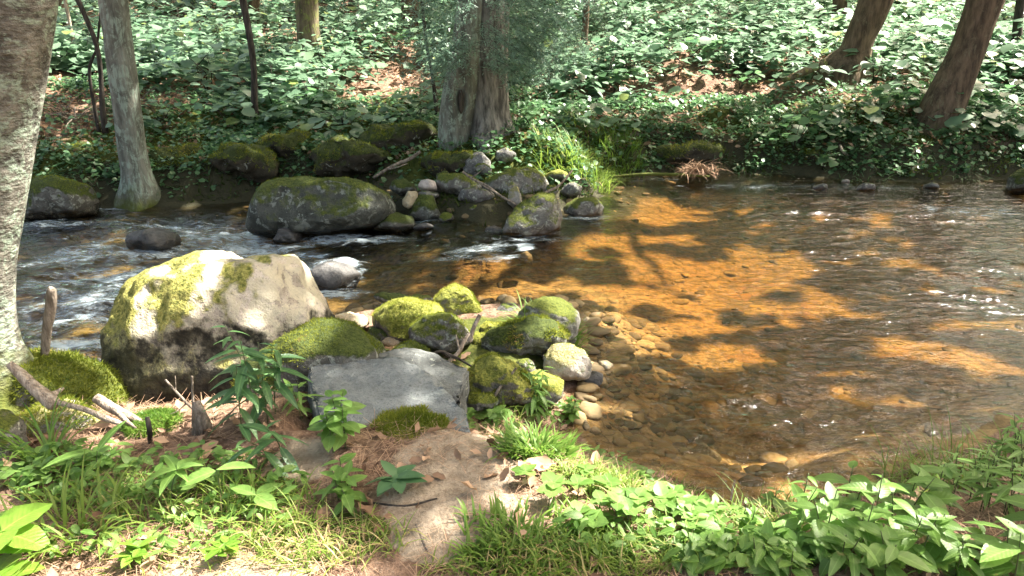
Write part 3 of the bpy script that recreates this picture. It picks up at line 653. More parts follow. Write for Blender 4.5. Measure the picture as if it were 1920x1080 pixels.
rock("small dark mossy stone next to the dark mossy boulder", [(730, 355), (738, 338), (758, 332), (780, 345), (782, 360), (750, 368)], -0.5, R_MOSSD, 0.6, 0.8, 0.08, 4, Y=8.5)
rock("tan stone tucked against the dark mossy boulder", [(752, 375), (765, 358), (783, 360), (785, 385), (765, 395), (753, 388)], -0.55, R_TAN, 0.6, 0.8, 0.08, 4, Y=8.15)
rock("dark rounded mossy stone at the waterline in the far pile", [(762, 410), (770, 385), (790, 366), (812, 367), (825, 390), (828, 412), (800, 422)], -0.62, R_MOSSD, 0.6, 0.78, 0.08, 4, moss=500, mlen=0.0120)
rock("small round lichen spotted stone at the waterline in the far pile", [(852, 400), (858, 382), (875, 375), (897, 380), (905, 398), (895, 414), (865, 415)], -0.6, R_GREYM, 0.6, 0.78, 0.08, 4)
rock("squarish dark green stone at the waterline in the far pile", [(912, 410), (914, 382), (935, 375), (960, 378), (965, 400), (945, 420), (918, 420)], -0.62, R_GREEN, 0.6, 0.6, 0.05, 4)
rock("long grey stone across the middle of the far pile", [(858, 378), (865, 358), (895, 350), (925, 358), (930, 378), (900, 388)], -0.5, R_GREY, 0.6, 0.78, 0.09, 4, Y=8.2)
rock("small mossy stone below the long grey stone", [(822, 385), (840, 366), (862, 372), (862, 395), (840, 402), (824, 398)], -0.58, R_MOSSD, 0.6, 0.8, 0.09, 4)
rock("narrow yellow green stone leaning on the slanting grey rock", [(950, 382), (955, 355), (968, 348), (980, 362), (978, 385), (962, 392)], -0.5, R_CREAM, 0.6, 0.78, 0.09, 4, Y=8.0)
rock("dark stone at the pool's upstream corner under the grass", [(1048, 362), (1055, 345), (1078, 338), (1092, 350), (1088, 366), (1065, 372)], -0.52, R_GREY, 0.6, 0.78, 0.08, 4, Y=8.6)
rock("grey stone below the roots of the double trunk", [(925, 300), (930, 285), (950, 278), (968, 288), (965, 304), (940, 308)], -0.12, R_GREY, 0.6, 0.8, 0.08, 4, Y=9.3)
rock("low wet mossy stone beside the dark mossy boulder at the waterline", [(700, 432), (718, 405), (745, 395), (775, 405), (780, 428), (745, 440)], -0.64, R_MOSSD, 0.6, 0.85, 0.08, 4)
for k, (a, b, r_, lb) in enumerate([(1537, 352, 14, "small grey stone awash at the far edge below the hanging leaves"), (1622, 353, 17, "flat pale stone awash at the far edge right of the hanging leaves"),
                                    (1585, 341, 8, "tiny pink stone at the far waterline between two awash stones"), (1745, 350, 13, "dark wet stone at the far edge under the leaning trunk")]):
    rock(lb, [(a - r_, b + 2), (a - r_ * .6, b - r_ * .45), (a, b - r_ * .6), (a + r_ * .7, b - r_ * .4), (a + r_, b + 3), (a, b + r_ * .4)], -0.52, R_GREY if k != 2 else R_PALE, 0.7, .8, .08, 3)
rock("mossy boulder at the far waterline against the picture's right edge", [(1895, 355), (1900, 330), (1920, 315), (1960, 320), (1975, 355), (1930, 365)], -0.5, R_MOSSD, 0.6, .8, .08, 4)
rock("orange brown stone lying under the water near the bank", [(1280, 862), (1290, 842), (1320, 832), (1348, 845), (1352, 866), (1310, 876)], -0.74, R_TAN, 0.6, .8, .06, 4)
rock("low mossy grey stone among herbs in the bottom corner", [(1745, 1040), (1765, 1018), (1820, 1012), (1880, 1035), (1900, 1062), (1830, 1080), (1760, 1070)], -0.06, R_GREYM, 0.45, .8, .08, 5, Y=1.98)
rock("grey lichen rock at the foot of the big leaning trunk", [(-40, 870), (-30, 780), (0, 768), (28, 790), (45, 830), (40, 870), (0, 890)], -0.08, R_GREYM, 0.6, .75, .08, 4, Y=2.75)

for lb, x0, y0, w0, h0, z0, Y0, mt in [("small grey stone just below the highest grey stone in the far pile", 905, 318, 18, 11, -.3, 8.85, R_GREYM), ("tiny dark stone right of the pinkish white stone", 832, 330, 13, 9, -.35, 8.7, R_MOSSD),
        ("dark stone in the gap left of the squarish green stone", 908, 400, 15, 14, -.6, 7.95, R_GREY), ("mossy stone in the gap right of the dark rounded mossy stone", 838, 408, 14, 12, -.62, 7.9, R_MOSS),
        ("grey stone behind the slanting grey rock's peak", 1035, 358, 16, 12, -.5, 8.3, R_GREYM), ("mossy stone between the broad flat rock and the bright grass", 1045, 330, 24, 13, -.35, 8.9, R_MOSSLIT),
        ("small wet stone at the foot of the dark rounded mossy stone", 795, 426, 20, 7, -.64, 7.6, R_WET), ("wet stone at the slanting grey rock's left foot", 925, 432, 17, 9, -.64, 7.5, R_WET),
        ("narrow dark stone under the pinkish white stone", 805, 366, 20, 8, -.5, 8.25, R_GREY), ("little mossy stone right under the long grey stone", 890, 392, 14, 8, -.55, 8.0, R_MOSS),
        ("brown stone left of the upright purple grey stone", 852, 312, 17, 10, -.25, 9.05, R_MOSSD)]:
    a_ = np.linspace(0, 2 * np.pi, 9, endpoint=False); j_ = 1 + .14 * np.sin(a_ * 2 + x0) + .1 * np.cos(a_ * 3 + y0)
    rock(lb, [(x0 + w0 * j * math.cos(t), y0 + h0 * j * math.sin(t)) for t, j in zip(a_, j_)], z0, mt, .6, .8, .11, 4, Y=Y0)
# mossy hummocks and root humps along the far bank
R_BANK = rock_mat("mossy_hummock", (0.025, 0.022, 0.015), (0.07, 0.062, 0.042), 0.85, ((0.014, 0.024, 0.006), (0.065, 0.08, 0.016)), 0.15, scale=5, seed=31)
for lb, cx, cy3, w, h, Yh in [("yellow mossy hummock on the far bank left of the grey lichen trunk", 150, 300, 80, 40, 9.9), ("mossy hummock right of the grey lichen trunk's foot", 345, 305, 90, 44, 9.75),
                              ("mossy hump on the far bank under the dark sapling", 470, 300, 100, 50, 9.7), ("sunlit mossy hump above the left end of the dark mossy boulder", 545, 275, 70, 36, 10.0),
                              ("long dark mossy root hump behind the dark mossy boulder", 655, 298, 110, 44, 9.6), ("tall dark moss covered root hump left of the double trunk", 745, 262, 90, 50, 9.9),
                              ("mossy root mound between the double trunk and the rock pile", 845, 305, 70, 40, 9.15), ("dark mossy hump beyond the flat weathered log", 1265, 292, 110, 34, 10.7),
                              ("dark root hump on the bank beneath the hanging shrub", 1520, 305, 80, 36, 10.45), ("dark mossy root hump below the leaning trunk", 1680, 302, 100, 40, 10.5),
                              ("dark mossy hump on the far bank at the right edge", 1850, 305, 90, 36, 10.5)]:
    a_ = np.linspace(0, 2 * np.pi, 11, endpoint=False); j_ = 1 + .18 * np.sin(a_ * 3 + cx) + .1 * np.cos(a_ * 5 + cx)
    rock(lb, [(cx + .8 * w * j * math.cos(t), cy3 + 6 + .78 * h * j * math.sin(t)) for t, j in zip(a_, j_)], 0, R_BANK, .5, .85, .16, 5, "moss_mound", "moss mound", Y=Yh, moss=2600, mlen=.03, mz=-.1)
# flat slabs: a corner polygon given on levels, thickened
def slab(label, corners, thick, mat, seed, cat="rock slab"):
    P = np.array([at_z(a, b, z) for a, b, z in corners]); c = P.mean(0)
    bm = bmesh.new()
    vs = [bm.verts.new(p_) for p_ in P]; f = bm.faces.new(vs)
    if f.normal.z < 0: f.normal_flip()
    bm.normal_update()
    r_ = bmesh.ops.extrude_face_region(bm, geom=[f])
    lo = [v for v in r_["geom"] if isinstance(v, bmesh.types.BMVert)]
    f2 = [x for x in r_["geom"] if isinstance(x, bmesh.types.BMFace)][0]
    bm.normal_update()
    for v in lo:
        v.co = v.co + Vector((0, 0, -thick)) + (v.co - Vector(c)) * 0.03
    bmesh.ops.recalc_face_normals(bm, faces=bm.faces)
    bmesh.ops.bevel(bm, geom=list(bm.edges), offset=0.012, segments=2, affect='EDGES')
    bmesh.ops.triangulate(bm, faces=bm.faces)
    for _ in range(4):
        ed = [e_ for e_ in bm.edges if e_.calc_length() > 0.035]
        if not ed: break
        bmesh.ops.subdivide_edges(bm, edges=ed, cuts=1); bmesh.ops.triangulate(bm, faces=bm.faces)
    V = np.array([v.co[:] for v in bm.verts]); T = np.array([[v.index for v in q_.verts] for q_ in bm.faces]); bm.free()
    N = normals(V, T)
    V = V + N * (0.016 * fbm(V * 4, seed, 4) + 0.009 * fbm(V * 18, seed + 4, 3) - .012 * sstep(.35, .6, fbm(V * 9, seed + 8, 2)))[:, None]
    return tag(mesh_obj("rock_slab", V, T, mat, origin=(c[0], c[1], V[:, 2].min())), label, cat)
slab("broad flat grey stone slab stepping down from the path to the water", [(596, 784, -.03), (640, 797, -.03), (760, 806, -.04), (886, 812, -.04), (872, 768, -.03), (838, 728, -.02), (806, 698, -.01), (744, 664, 0), (690, 668, 0), (640, 676, 0), (578, 680, 0), (573, 700, -.01)], 0.30, R_SLAB, 41)
slab("narrower dark grey slab wedged behind the broad flat slab", [(770, 735, -.07), (864, 748, -.07), (880, 690, -.06), (825, 664, -.05), (758, 648, -.04), (700, 662, -.05)], 0.25, R_SLABD, 43)

# cobbles on the stream bed (beyond counting)
S = Soup()
N_ = 7000
cx_ = rng.uniform(-4, 9, N_ * 5); cy2 = rng.uniform(2.6, 10.2, N_ * 5)
h_, w_ = HN(cx_, cy2)
near_shore = sstep(1.5, .8, cx_) * sstep(6.2, 5.0, cy2) * sstep(3.1, 3.7, cy2)
ok = (w_ > np.where((np.abs(cx_ + .3) < 1.5) & (cy2 > 7.2) & (cy2 < 9.1), -.5, 0.02)) & (rng.random(len(w_)) < np.maximum(near_shore, .07)) & (fbm(p3(cx_ * 1.1, cy2 * 1.1), 61, 3) > -.22 - .5 * near_shore)
cx_, cy2, h_, w_, near_shore = [a[ok][:N_] for a in (cx_, cy2, h_, w_, near_shore)]
k = len(cx_); sz = (0.012 + 0.050 * rng.random(k) ** 3) * (1 + .2 * rng.random(k))
var = rng.random(k)
for q_ in range(4):
    V, T = ICO[2]; V = V * (1 + .42 * fbm(V * 1.3, 60 + q_, 2))[:, None] * np.array([1.25, .95, .5])
    s_ = slice(q_, None, 4)
    S.inst((V, T), np.stack([cx_, cy2, h_ - sz * (.12 - .16 * near_shore)], 1)[s_], rng.random(len(cx_[s_])) * 6.28, rng.normal(0, .15, len(cx_[s_])), rng.normal(0, .15, len(cx_[s_])), sz[s_], var[s_])
tag(S.obj("streambed_cobbles", M_COBBLE), "brown cobbles lying on the stream bed under the clear water", "cobbles", kind="stuff")

# ------------------------------------------------------------------ trees
TREES = []        # (root, canopy centre xy)
def trunk_pts(rows, Y, lean_y=0.0, top=11.0, below=0.35, n=34):
    """rows (px, py, width_px) from the base up, all standing at distance Y; returns path and radii continued upwards and into the ground"""
    C_ = []; 
    for a, b, w in rows:
        q_ = at_y(a, b, Y); C_.append([q_[0], q_[1], q_[2], 0.5 * w / F * depth_of(q_)])
    C_ = np.array(C_)
    d = (C_[-1] - C_[-2]); d = d / max(1e-6, d[2])
    up = []
    z = C_[-1][2]; x, r0 = C_[-1][0], C_[-1][3]; sl_ = np.clip(d[0], -.35, .35)
    for i in range(1, 15):
        t = (i / 14) ** 1.9; zz = z + (top - z) * t
        up.append([x + sl_ * (zz - z) * (1 - .55 * t), Y, zz, r0 * (1 - .75 * t)])
    b0 = C_[0].copy(); b0[2] -= below; b0[0] -= 0.5 * below * np.clip((C_[1] - C_[0])[0] / max(.05, (C_[1] - C_[0])[2]), -.5, .5); b0[3] *= 1.15
    return smooth_path(np.vstack([[b0], C_, up]), n)
def tree(label, rows, Y, mat, top=11.0, seg=16, bumps=0.05, seed=0, limbs=4, name="tree", cat="tree", flare=0.0, n=44, can=True, low=None):
    rp = trunk_pts(rows, Y, top=top, n=int(n * 1.5))
    base = np.array([rp[1][0], Y, rows and at_y(rows[0][0], rows[0][1], Y)[2]])
    root = empty(name, base); tag(root, label, cat)
    V, T = tube(rp[:, :3], np.maximum(rp[:, 3], .01), seg, bumps, seed)
    if flare:
        zb = base[2]; c_ = np.interp(V[:, 2], rp[:, 2], rp[:, 0])
        d = np.stack([V[:, 0] - c_, V[:, 1] - Y], 1); a = np.arctan2(d[:, 1], d[:, 0])
        k_ = flare * np.exp(-np.maximum(V[:, 2] - zb, 0) / 0.22) * (0.5 + 0.5 * np.cos(a * 4 + seed)) 
        V[:, :2] += d * k_[:, None]
    mesh_obj("trunk", V, T, mat, root)
    if limbs:
        S = Soup(); r2 = np.random.default_rng(seed + 5)
        for i in range(limbs):
            zz = top * (0.55 + 0.4 * (i + .5) / limbs); x0 = np.interp(zz, rp[:, 2], rp[:, 0]); rr = np.interp(zz, rp[:, 2], rp[:, 3])
            a = r2.random() * 6.28; L = 1.5 + 1.5 * r2.random()
            pts = [(x0, Y, zz), (x0 + .5 * L * math.cos(a), Y + .5 * L * math.sin(a), zz + .25 * L), (x0 + L * math.cos(a), Y + L * math.sin(a), zz + .35 * L)]
            S.tube(smooth_path(pts, 8), np.linspace(rr * .55, .012, 8), 6)
        S.obj("limb", mat, root)
    if can: TREES.append((root, np.array([np.interp(top * .8, rp[:, 2], rp[:, 0]), Y])))
    return root, rp
# big near birch on the left
T1, T1p = tree("thick near birch trunk with peeling lichen bark at the picture's left edge", [(-24, 735, 240), (-24, 690, 160), (-40, 620, 128), (-51, 500, 140), (-47, 400, 158), (-34, 300, 164), (-22, 200, 172), (-12, 100, 184), (-3, 0, 192)], 3.35, M_BIRCH, 12, 40, 0.05, 3, name="birch_tree", cat="birch tree", n=80)
def root_mound(parent, name, outline, zb, mat, Y, thick, moss, mlen, seed):
    r_, P, T = rock("x", outline, zb, mat, thick, .85, .09, 5, Y=Y, seed=seed)
    bpy.data.objects.remove(r_)
    o = mesh_obj(name, P, T, mat, parent)
    S_ = fuzz(P, T, moss, mlen, 0.0, parent, seed=seed, thr=-.5)
    if S_:
        S_.parent = o; S_.location = (0, 0, 0)
    return o
root_mound(T1, "root", [(-20, 740), (20, 660), (60, 648), (110, 660), (170, 672), (210, 688), (232, 725), (250, 765), (190, 790), (90, 790), (0, 790)], -0.3, R_MOSS, 3.35, 0.35, 6000, 0.022, 71)
root_mound(T1, "root", [(20, 790), (70, 755), (120, 750), (180, 765), (215, 790), (225, 815), (150, 830), (60, 830)], -0.15, R_CREAM, 3.0, 0.3, 3500, 0.018, 73)
tree("slim grey lichen trunk leaning at the far waterline between the birch and a dark sapling", [(264, 375, 74), (257, 330, 54), (248, 280, 50), (240, 220, 50), (231, 150, 50), (222, 80, 50), (212, 0, 52)], 9.25, M_GREYBARK, 12, 24, 0.06, 5, flare=.25)
T3, T3p = tree("massive double hemlock trunk with a hollow standing across the stream", [(918, 268, 92), (915, 220, 78), (914, 160, 76), (914, 100, 78), (914, 0, 84)], 9.9, M_DARKBARK, 14, 28, 0.06, 7, name="hemlock_tree", cat="hemlock tree", flare=.55)
rp = trunk_pts([(848, 285, 54), (852, 250, 62), (859, 200, 66), (868, 140, 62), (876, 80, 58), (884, 0, 52)], 9.75, top=13, n=44)
V, T = tube(rp[:, :3], rp[:, 3], 24, 0.07, 11)
hc = at_y(864, 188, 9.6)      # the hollow: a dent in the near side
dd = (V - hc) / np.array([.055, .3, .19]); kk = np.exp(-(dd ** 2).sum(1)); V[:, 1] += 0.16 * kk
mesh_obj("trunk", V, T, M_GREYBARK, T3)
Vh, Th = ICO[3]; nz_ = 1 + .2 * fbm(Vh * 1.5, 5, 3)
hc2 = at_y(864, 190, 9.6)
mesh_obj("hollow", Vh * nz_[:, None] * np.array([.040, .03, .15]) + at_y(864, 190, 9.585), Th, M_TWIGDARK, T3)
tree("brown trunk leaning right on the far bank with leaves at its foot", [(1738, 290, 108), (1752, 250, 92), (1768, 200, 78), (1790, 150, 68), (1812, 100, 62), (1830, 50, 60), (1848, 0, 62)], 10.8, M_BROWNBARK, 13, 24, 0.06, 9, flare=.15)
tree("dim brown trunk left of the leaning trunk with ivy leaves on its bark", [(1585, 130, 80), (1602, 100, 58), (1612, 70, 54), (1630, 30, 58), (1642, 0, 60)], 13.0, M_BROWNBARK, 12, 18, 0.06, 13, flare=.25)
tree("trunk with a sunlit golden edge behind the leafy undergrowth", [(580, 85, 44), (577, 50, 42), (575, 0, 42)], 15.0, M_MOSSBARK, 12, 16, 0.06, 15, flare=.4)
tree("straight brown trunk behind the thin sapling left of the double hemlock", [(768, 70, 36), (769, 30, 34), (769, 0, 34)], 17.0, M_BROWNBARK, 12, 14, 0.06, 17)
tree("dim trunk directly behind the bare dark sapling in the undergrowth", [(474, 60, 26), (474, 20, 25), (474, 0, 25)], 19.0, M_BROWNBARK, 12, 14, 0.06, 19)
tree("dim dark trunk in the upper right undergrowth left of the ivied trunk", [(1572, 50, 28), (1574, 20, 27), (1575, 0, 27)], 17.5, M_BROWNBARK, 12, 14, 0.06, 21)
tree("thin dim trunk beside the dark one in the upper right undergrowth", [(1544, 50, 18), (1544, 20, 17), (1544, 0, 17)], 20.0, M_MOSSBARK, 12, 12, 0.06, 23)
tree("slender brown trunk rising from the undergrowth right of the double hemlock", [(1096, 70, 13), (1098, 40, 12), (1100, 0, 12)], 13.5, M_BROWNBARK, 10, 10, 0.05, 25)
tree("dark trunk far back at the upper right edge of the woods", [(1906, 70, 18), (1910, 30, 16), (1914, 0, 16)], 14.0, M_TWIGDARK, 10, 10, 0.05, 27)
tree("pale thin forked stem in the sunny gap beside the birch", [(140, 95, 6), (132, 50, 6), (122, 0, 7)], 14.0, M_PALE, 6, 8, 0.05, 29, limbs=0, can=False, name="sapling", cat="sapling")
tree("distant dim trunk between the birch and the grey lichen trunk", [(118, 60, 16), (118, 20, 15), (118, 0, 15)], 20.0, M_BROWNBARK, 12, 10, 0.05, 31)
tree("distant dim trunk above the dark mossy boulder", [(660, 40, 16), (660, 15, 15), (661, 0, 15)], 22.0, M_BROWNBARK, 12, 10, 0.05, 33)
tree("distant dim trunk behind the leaves right of the slender trunk", [(1215, 40, 16), (1216, 15, 15), (1217, 0, 15)], 22.0, M_BROWNBARK, 12, 10, 0.05, 35)
tree("bare dark sapling standing straight in the left undergrowth", [(477, 210, 16), (477, 180, 13), (476, 130, 12), (470, 80, 12), (463, 40, 13), (455, 0, 14)], 11.2, M_TWIGDARK, 6, 10, 0.08, 37, limbs=3, can=False, name="sapling", cat="sapling")
tree("thin bare dark sapling right beside the grey lichen trunk", [(192, 200, 11), (190, 160, 9), (186, 110, 9), (178, 75, 9), (164, 40, 9), (146, 0, 10)], 10.6, M_TWIGDARK, 5, 8, 0.08, 39, limbs=3, can=False, name="sapling", cat="sapling")
tree("wiry dark sapling leaning just left of the double hemlock", [(816, 182, 8), (810, 140, 6), (801, 90, 6), (795, 40, 6), (790, 0, 7)], 11.0, M_TWIGDARK, 5, 8, 0.08, 41, limbs=3, can=False, name="sapling", cat="sapling")
tree("crooked dark stem behind the grey lichen trunk", [(178, 205, 7), (170, 160, 6), (168, 125, 6), (180, 95, 5)], 10.7, M_TWIGDARK, 3, 7, 0.08, 43, limbs=0, can=False, name="sapling", cat="sapling")

# hemlock sprays hanging in front of the double trunk
S = Soup()
rs = np.random.default_rng(3)
TW = Soup()
for i in range(190):
    px = 930 + rs.normal(0, 85); py = min(rs.uniform(-70, 130), 150 - abs(px - 925) * .6)
    p_ = at_y(px, py, 9.0 + rs.uniform(-.35, .3))
    a = rs.uniform(-.6, .6) + (math.pi if px < 900 else 0); L = .22 + .25 * rs.random()
    pts = np.array([p_ + np.array([math.cos(a) * t * L, -.25 * t * L, -.9 * t * t * L]) for t in np.linspace(0, 1, 7)])
    TW.tube(pts, np.linspace(.003, .001, 7), 3)
    k = 100
    t = rs.random(k); q_ = np.stack([np.interp(t, np.linspace(0, 1, 7), pts[:, j]) for j in range(3)], 1) + rs.normal(0, .03, (k, 3))
    S.inst(TUFT, q_, rs.uniform(0, 6.28, k), rs.normal(.3, .4, k), rs.normal(0, .4, k), rs.uniform(.03, .07, k), np.clip(rs.normal(.5, .25, k), 0, 1))
S.obj("foliage", M_NEEDLE, T3); TW.obj("twig", M_TWIGDARK, T3)

# canopy: unseen leaf masses added to cast shade, opened where sun patches are wanted
def to0(p): return np.array([p[0] - SUNV[0] / SUNV[2] * p[2], p[1] - SUNV[1] / SUNV[2] * p[2]])
LIT = []
def lit(px, py, rx, ry, z=None, ang=0.0):
    c, a, b = ell(px, py, rx, ry, z); LIT.append((to0(c), a, b))
# boulder, mossy rocks
lit(450, 560, 210, 130, .15); lit(330, 600, 110, 110, .0)
lit(400, 545, 130, 120, 0.12); lit(520, 530, 70, 60, 0.25); lit(560, 585, 50, 40, 0.0); lit(280, 640, 55, 90, -0.1)
lit(660, 600, 50, 22, -.4); lit(760, 585, 75, 26, -.28); lit(860, 555, 45, 25, -.28); lit(820, 610, 45, 16, -.25); lit(925, 610, 30, 26, -.35); lit(980, 600, 45, 14, -.3); lit(1060, 580, 28, 26, -.3); lit(1065, 672, 40, 34, -.3); lit(960, 700, 50, 26, -.3)
lit(620, 510, 50, 26, -.55)
# birch side and foot
def lit_p(p, a, b): LIT.append((to0(p), a, b))
for py_ in (470, 540, 620, 690): lit_p(at_y(38, py_, 3.3), .16, .14)
lit(30, 690, 50, 70, -.1); lit(40, 560, 24, 90, .3); lit(160, 780, 90, 22, -.15); lit(45, 430, 20, 60, .6)
# near ground
lit(200, 1050, 280, 50, 0); lit(480, 1066, 180, 24, 0); lit(80, 985, 110, 40, .05)
lit_p(at_y(905, 50, 9), .55, .5); lit_p(at_y(985, 70, 9), .5, .4)
lit(60, 1030, 150, 60, 0); lit(260, 1060, 160, 40, 0); lit(440, 1060, 130, 26, 0); lit(330, 880, 50, 24, .1); lit(560, 880, 60, 30, -.05); lit(300, 800, 90, 16, -.1); lit(960, 900, 70, 22, 0); lit(1230, 960, 110, 40, 0.05); lit(1030, 740, 50, 40, -.1); lit(1150, 880, 90, 30, -.05); lit(1010, 800, 60, 30, -.1); lit(1560, 1000, 60, 26, 0.1); lit(1000, 960, 60, 18, 0); lit(1700, 950, 60, 16, .2); lit(1620, 985, 120, 30, .18); lit(1480, 1000, 50, 16, .12); lit(1880, 1000, 50, 40, .25)
# stream bed
for a in [(1180, 400, 90, 40), (1240, 430, 80, 24), (1150, 460, 70, 18), (1330, 500, 170, 36), (1440, 480, 70, 30), (1420, 545, 170, 26), (1540, 565, 80, 18), (1180, 560, 110, 24), (1240, 610, 150, 34), (1200, 650, 110, 26), (1330, 680, 90, 18), (1740, 655, 90, 20), (1820, 680, 60, 14), (1745, 585, 40, 10), (1890, 600, 40, 6), (970, 560, 60, 14), (900, 525, 40, 10), (1310, 855, 45, 20), (1140, 690, 50, 20), (1320, 380, 120, 12), (1860, 385, 60, 8), (1740, 470, 16, 30), (1330, 930, 50, 16)]:
    lit(*a, -.85)
# far bank
for a in [(170, 130, 70, 50), (720, 175, 70, 18), (600, 150, 100, 20), (400, 110, 80, 14), (1040, 300, 90, 26), (1040, 200, 60, 22), (1000, 245, 50, 20), (1330, 200, 90, 14), (1450, 110, 120, 30), (1700, 90, 100, 25), (1230, 150, 120, 20), (1300, 60, 150, 18), (1780, 240, 70, 16), (700, 110, 60, 14), (950, 330, 60, 12), (130, 295, 40, 8), (800, 340, 24, 10), (590, 40, 14, 40), (1560, 120, 40, 20)]:
    lit(*a)
SHADE = []
for a in [(1400, 300, 420, 22), (1750, 300, 260, 30), (350, 310, 330, 34), (650, 300, 120, 40), (1500, 338, 420, 14), (880, 180, 90, 60), (1500, 270, 200, 20)]:
    c, aa, bb = ell(*a); SHADE.append((to0(c), aa, bb))
for a in [(1300, 790, 220, 70), (1550, 760, 260, 70), (1660, 520, 90, 50), (1850, 480, 90, 80), (1830, 620, 120, 14), (1390, 425, 130, 11), (1290, 462, 80, 10), (1130, 515, 60, 14), (1480, 530, 50, 9), (1330, 592, 130, 9), (1180, 585, 60, 7), (1400, 640, 110, 12), (1280, 655, 40, 6), (1500, 420, 120, 16), (1500, 640, 130, 24), (1130, 770, 60, 40)]:
    c, aa, bb = ell(*a, -.8); SHADE.append((to0(c), aa, bb))
for a in [(735, 725, 190, 110, 0.0), (1480, 885, 160, 34, -.6), (1300, 860, 60, 24, -.6), (610, 640, 100, 40, -.2), (420, 720, 130, 40, -.3), (470, 760, 90, 60, .1), (140, 710, 80, 30, -.1), (700, 960, 140, 60, 0)]:
    c, aa, bb = ell(*a); SHADE.append((to0(c), aa, bb))
NS = 76000
sx = rng.uniform(-13, 17, NS); sy_ = rng.uniform(0.6, 34, NS)
wall = 1 - sstep(0, 1, np.zeros(NS))
gap = np.zeros(NS)
jx = 0.42 * fbm(p3(sx * 2.2, sy_ * 2.2), 81, 3); jy = 0.42 * fbm(p3(sx * 2.2, sy_ * 2.2, 7), 82, 3)
for c, a, b in LIT:
    gap = np.maximum(gap, 1 - sstep(0.8, 1.15, np.hypot((sx + .6 * jx - c[0]) / (a + .12), (sy_ + .6 * jy - c[1]) / (b + .13))))
nz_ = fbm(p3(sx * .8, sy_ * .8), 83, 4)
far_gap = sstep(11.0, 12.4, sy_) * sstep(-0.10, 0.08, nz_ + .34 * sstep(0, 4, sx))
fleck = sstep(0.46, 0.54, fbm(p3(sx * 2.6, sy_ * 2.6), 87, 2))
gap = np.maximum(gap, np.maximum(far_gap * .95, fleck))
shd = np.zeros(NS)
for c, a, b in SHADE:
    shd = np.maximum(shd, 1 - sstep(0.8, 1.1, np.hypot((sx - c[0]) / a, (sy_ - c[1]) / b)))
gap = np.minimum(gap, 1 - shd)
ok = rng.random(NS) > gap
sx, sy_ = sx[ok], sy_[ok]; k = len(sx)
hz = rng.uniform(7.5, 12.5, k)
# unseen lower boughs added up the slope to darken the water's reflections
nb = 30000
bx, by, bz = rng.uniform(-32, 36, nb), rng.uniform(15, 46, nb), rng.uniform(3.2, 10, nb)
bs = np.stack([bx - SUNV[0] / SUNV[2] * bz, by - SUNV[1] / SUNV[2] * bz], 1)
bok = (fbm(p3(bs[:, 0] * .8, bs[:, 1] * .8), 83, 4) < -.16) | (rng.random(nb) < .10) | (by > 34)
low = np.stack([bx, by, bz + .10 * np.maximum(by - 20, 0)], 1)[bok]
pos = np.stack([sx + SUNV[0] / SUNV[2] * hz, sy_ + SUNV[1] / SUNV[2] * hz, hz], 1)
pos = np.vstack([pos, low])
cxy = np.array([t[1] for t in TREES])
own = np.argmin(((pos[:, None, :2] - cxy[None]) ** 2).sum(2), 1)
for i, (root, _) in enumerate(TREES):
    s_ = own == i; n_ = int(s_.sum())
    if n_ == 0: continue
    S = Soup(); S.inst(CLUMP, pos[s_], rng.random(n_) * 6.28, rng.normal(0, .35, n_), rng.normal(0, .35, n_), np.where(pos[s_][:, 1] > 18, 1.6, 1.0) * rng.uniform(.2, .34, n_))
    S.obj("shade_crown", M_CANOPY, root)  # unseen leaves, shaped for the shadows they cast

# ------------------------------------------------------------------ far bank undergrowth
BARE = [ell(735, 178, 90, 22), ell(1360, 205, 150, 26), ell(110, 225, 110, 34), ell(1010, 230, 70, 40), ell(1600, 180, 70, 20), ell(885, 270, 110, 60)]
def bare(x, y): 
    return np.clip(sum(blob(x, y, e, .35) for e in BARE), 0, 1)
S = Soup(); ST = Soup()
NC = 5200
ux = rng.uniform(-1, 1, NC); uy = 10.6 + 26 * rng.random(NC) ** 1.15
ux = ux * (0.72 * uy + 1.5)
dfar = seg_dist(np.stack([ux, uy], 1), FAR)
den = np.where(uy < 12.2, .45, 1.0) * (1 - bare(ux, uy)) * (fbm(p3(ux * .6, uy * .6), 91, 3) > -.38)
ok = (rng.random(NC) < den) & (dfar > .55)
ux, uy = ux[ok], uy[ok]; uh = H(ux, uy)
for i in range(len(ux)):
    near_ = uy[i] < 17
    k = 24 if near_ else 18
    hh = rng.uniform(.25, .75) * (1.0 if uy[i] > 12.5 else .6)
    r_ = .42 * np.sqrt(rng.random(k)); a = rng.random(k) * 6.28
    lay = np.round(rng.random(k) * 2) / 2
    z = uh[i] + hh * (.35 + .65 * lay) + rng.normal(0, .035, k) - .12 * (r_ / .42) ** 2
    small_ = rng.random() < .28
    S.inst(L_OVATE if small_ else L_ROUND, np.stack([ux[i] + r_ * np.cos(a), uy[i] + r_ * np.sin(a), z], 1), a + rng.normal(0, .5, k), rng.normal(.10, .22, k), rng.normal(0, .25, k),
           (.6 if small_ else 1) * rng.uniform(.09, .25, k) * (1 if near_ else 1.1), np.clip(rng.normal(.45 + .22 * fbm(p3([ux[i] * .5], [uy[i] * .5]), 93, 2)[0] + (.2 if small_ else 0), .24, k), 0, 1))
    if i % 3 == 0: ST.tube([(ux[i], uy[i], uh[i] - .02), (ux[i] + rng.normal(0, .08), uy[i], uh[i] + hh * .5), (ux[i] + rng.normal(0, .18), uy[i], uh[i] + hh * 1.05)], [.009, .007, .003], 4)
tag(ST.obj("undergrowth_stems", M_TWIGDARK), "thin dark stems of the leafy undergrowth across the stream", "undergrowth", kind="stuff")
tag(S.obj("undergrowth", M_UNDER), "dense waist high leafy undergrowth covering the forest floor across the stream", "undergrowth", kind="stuff")

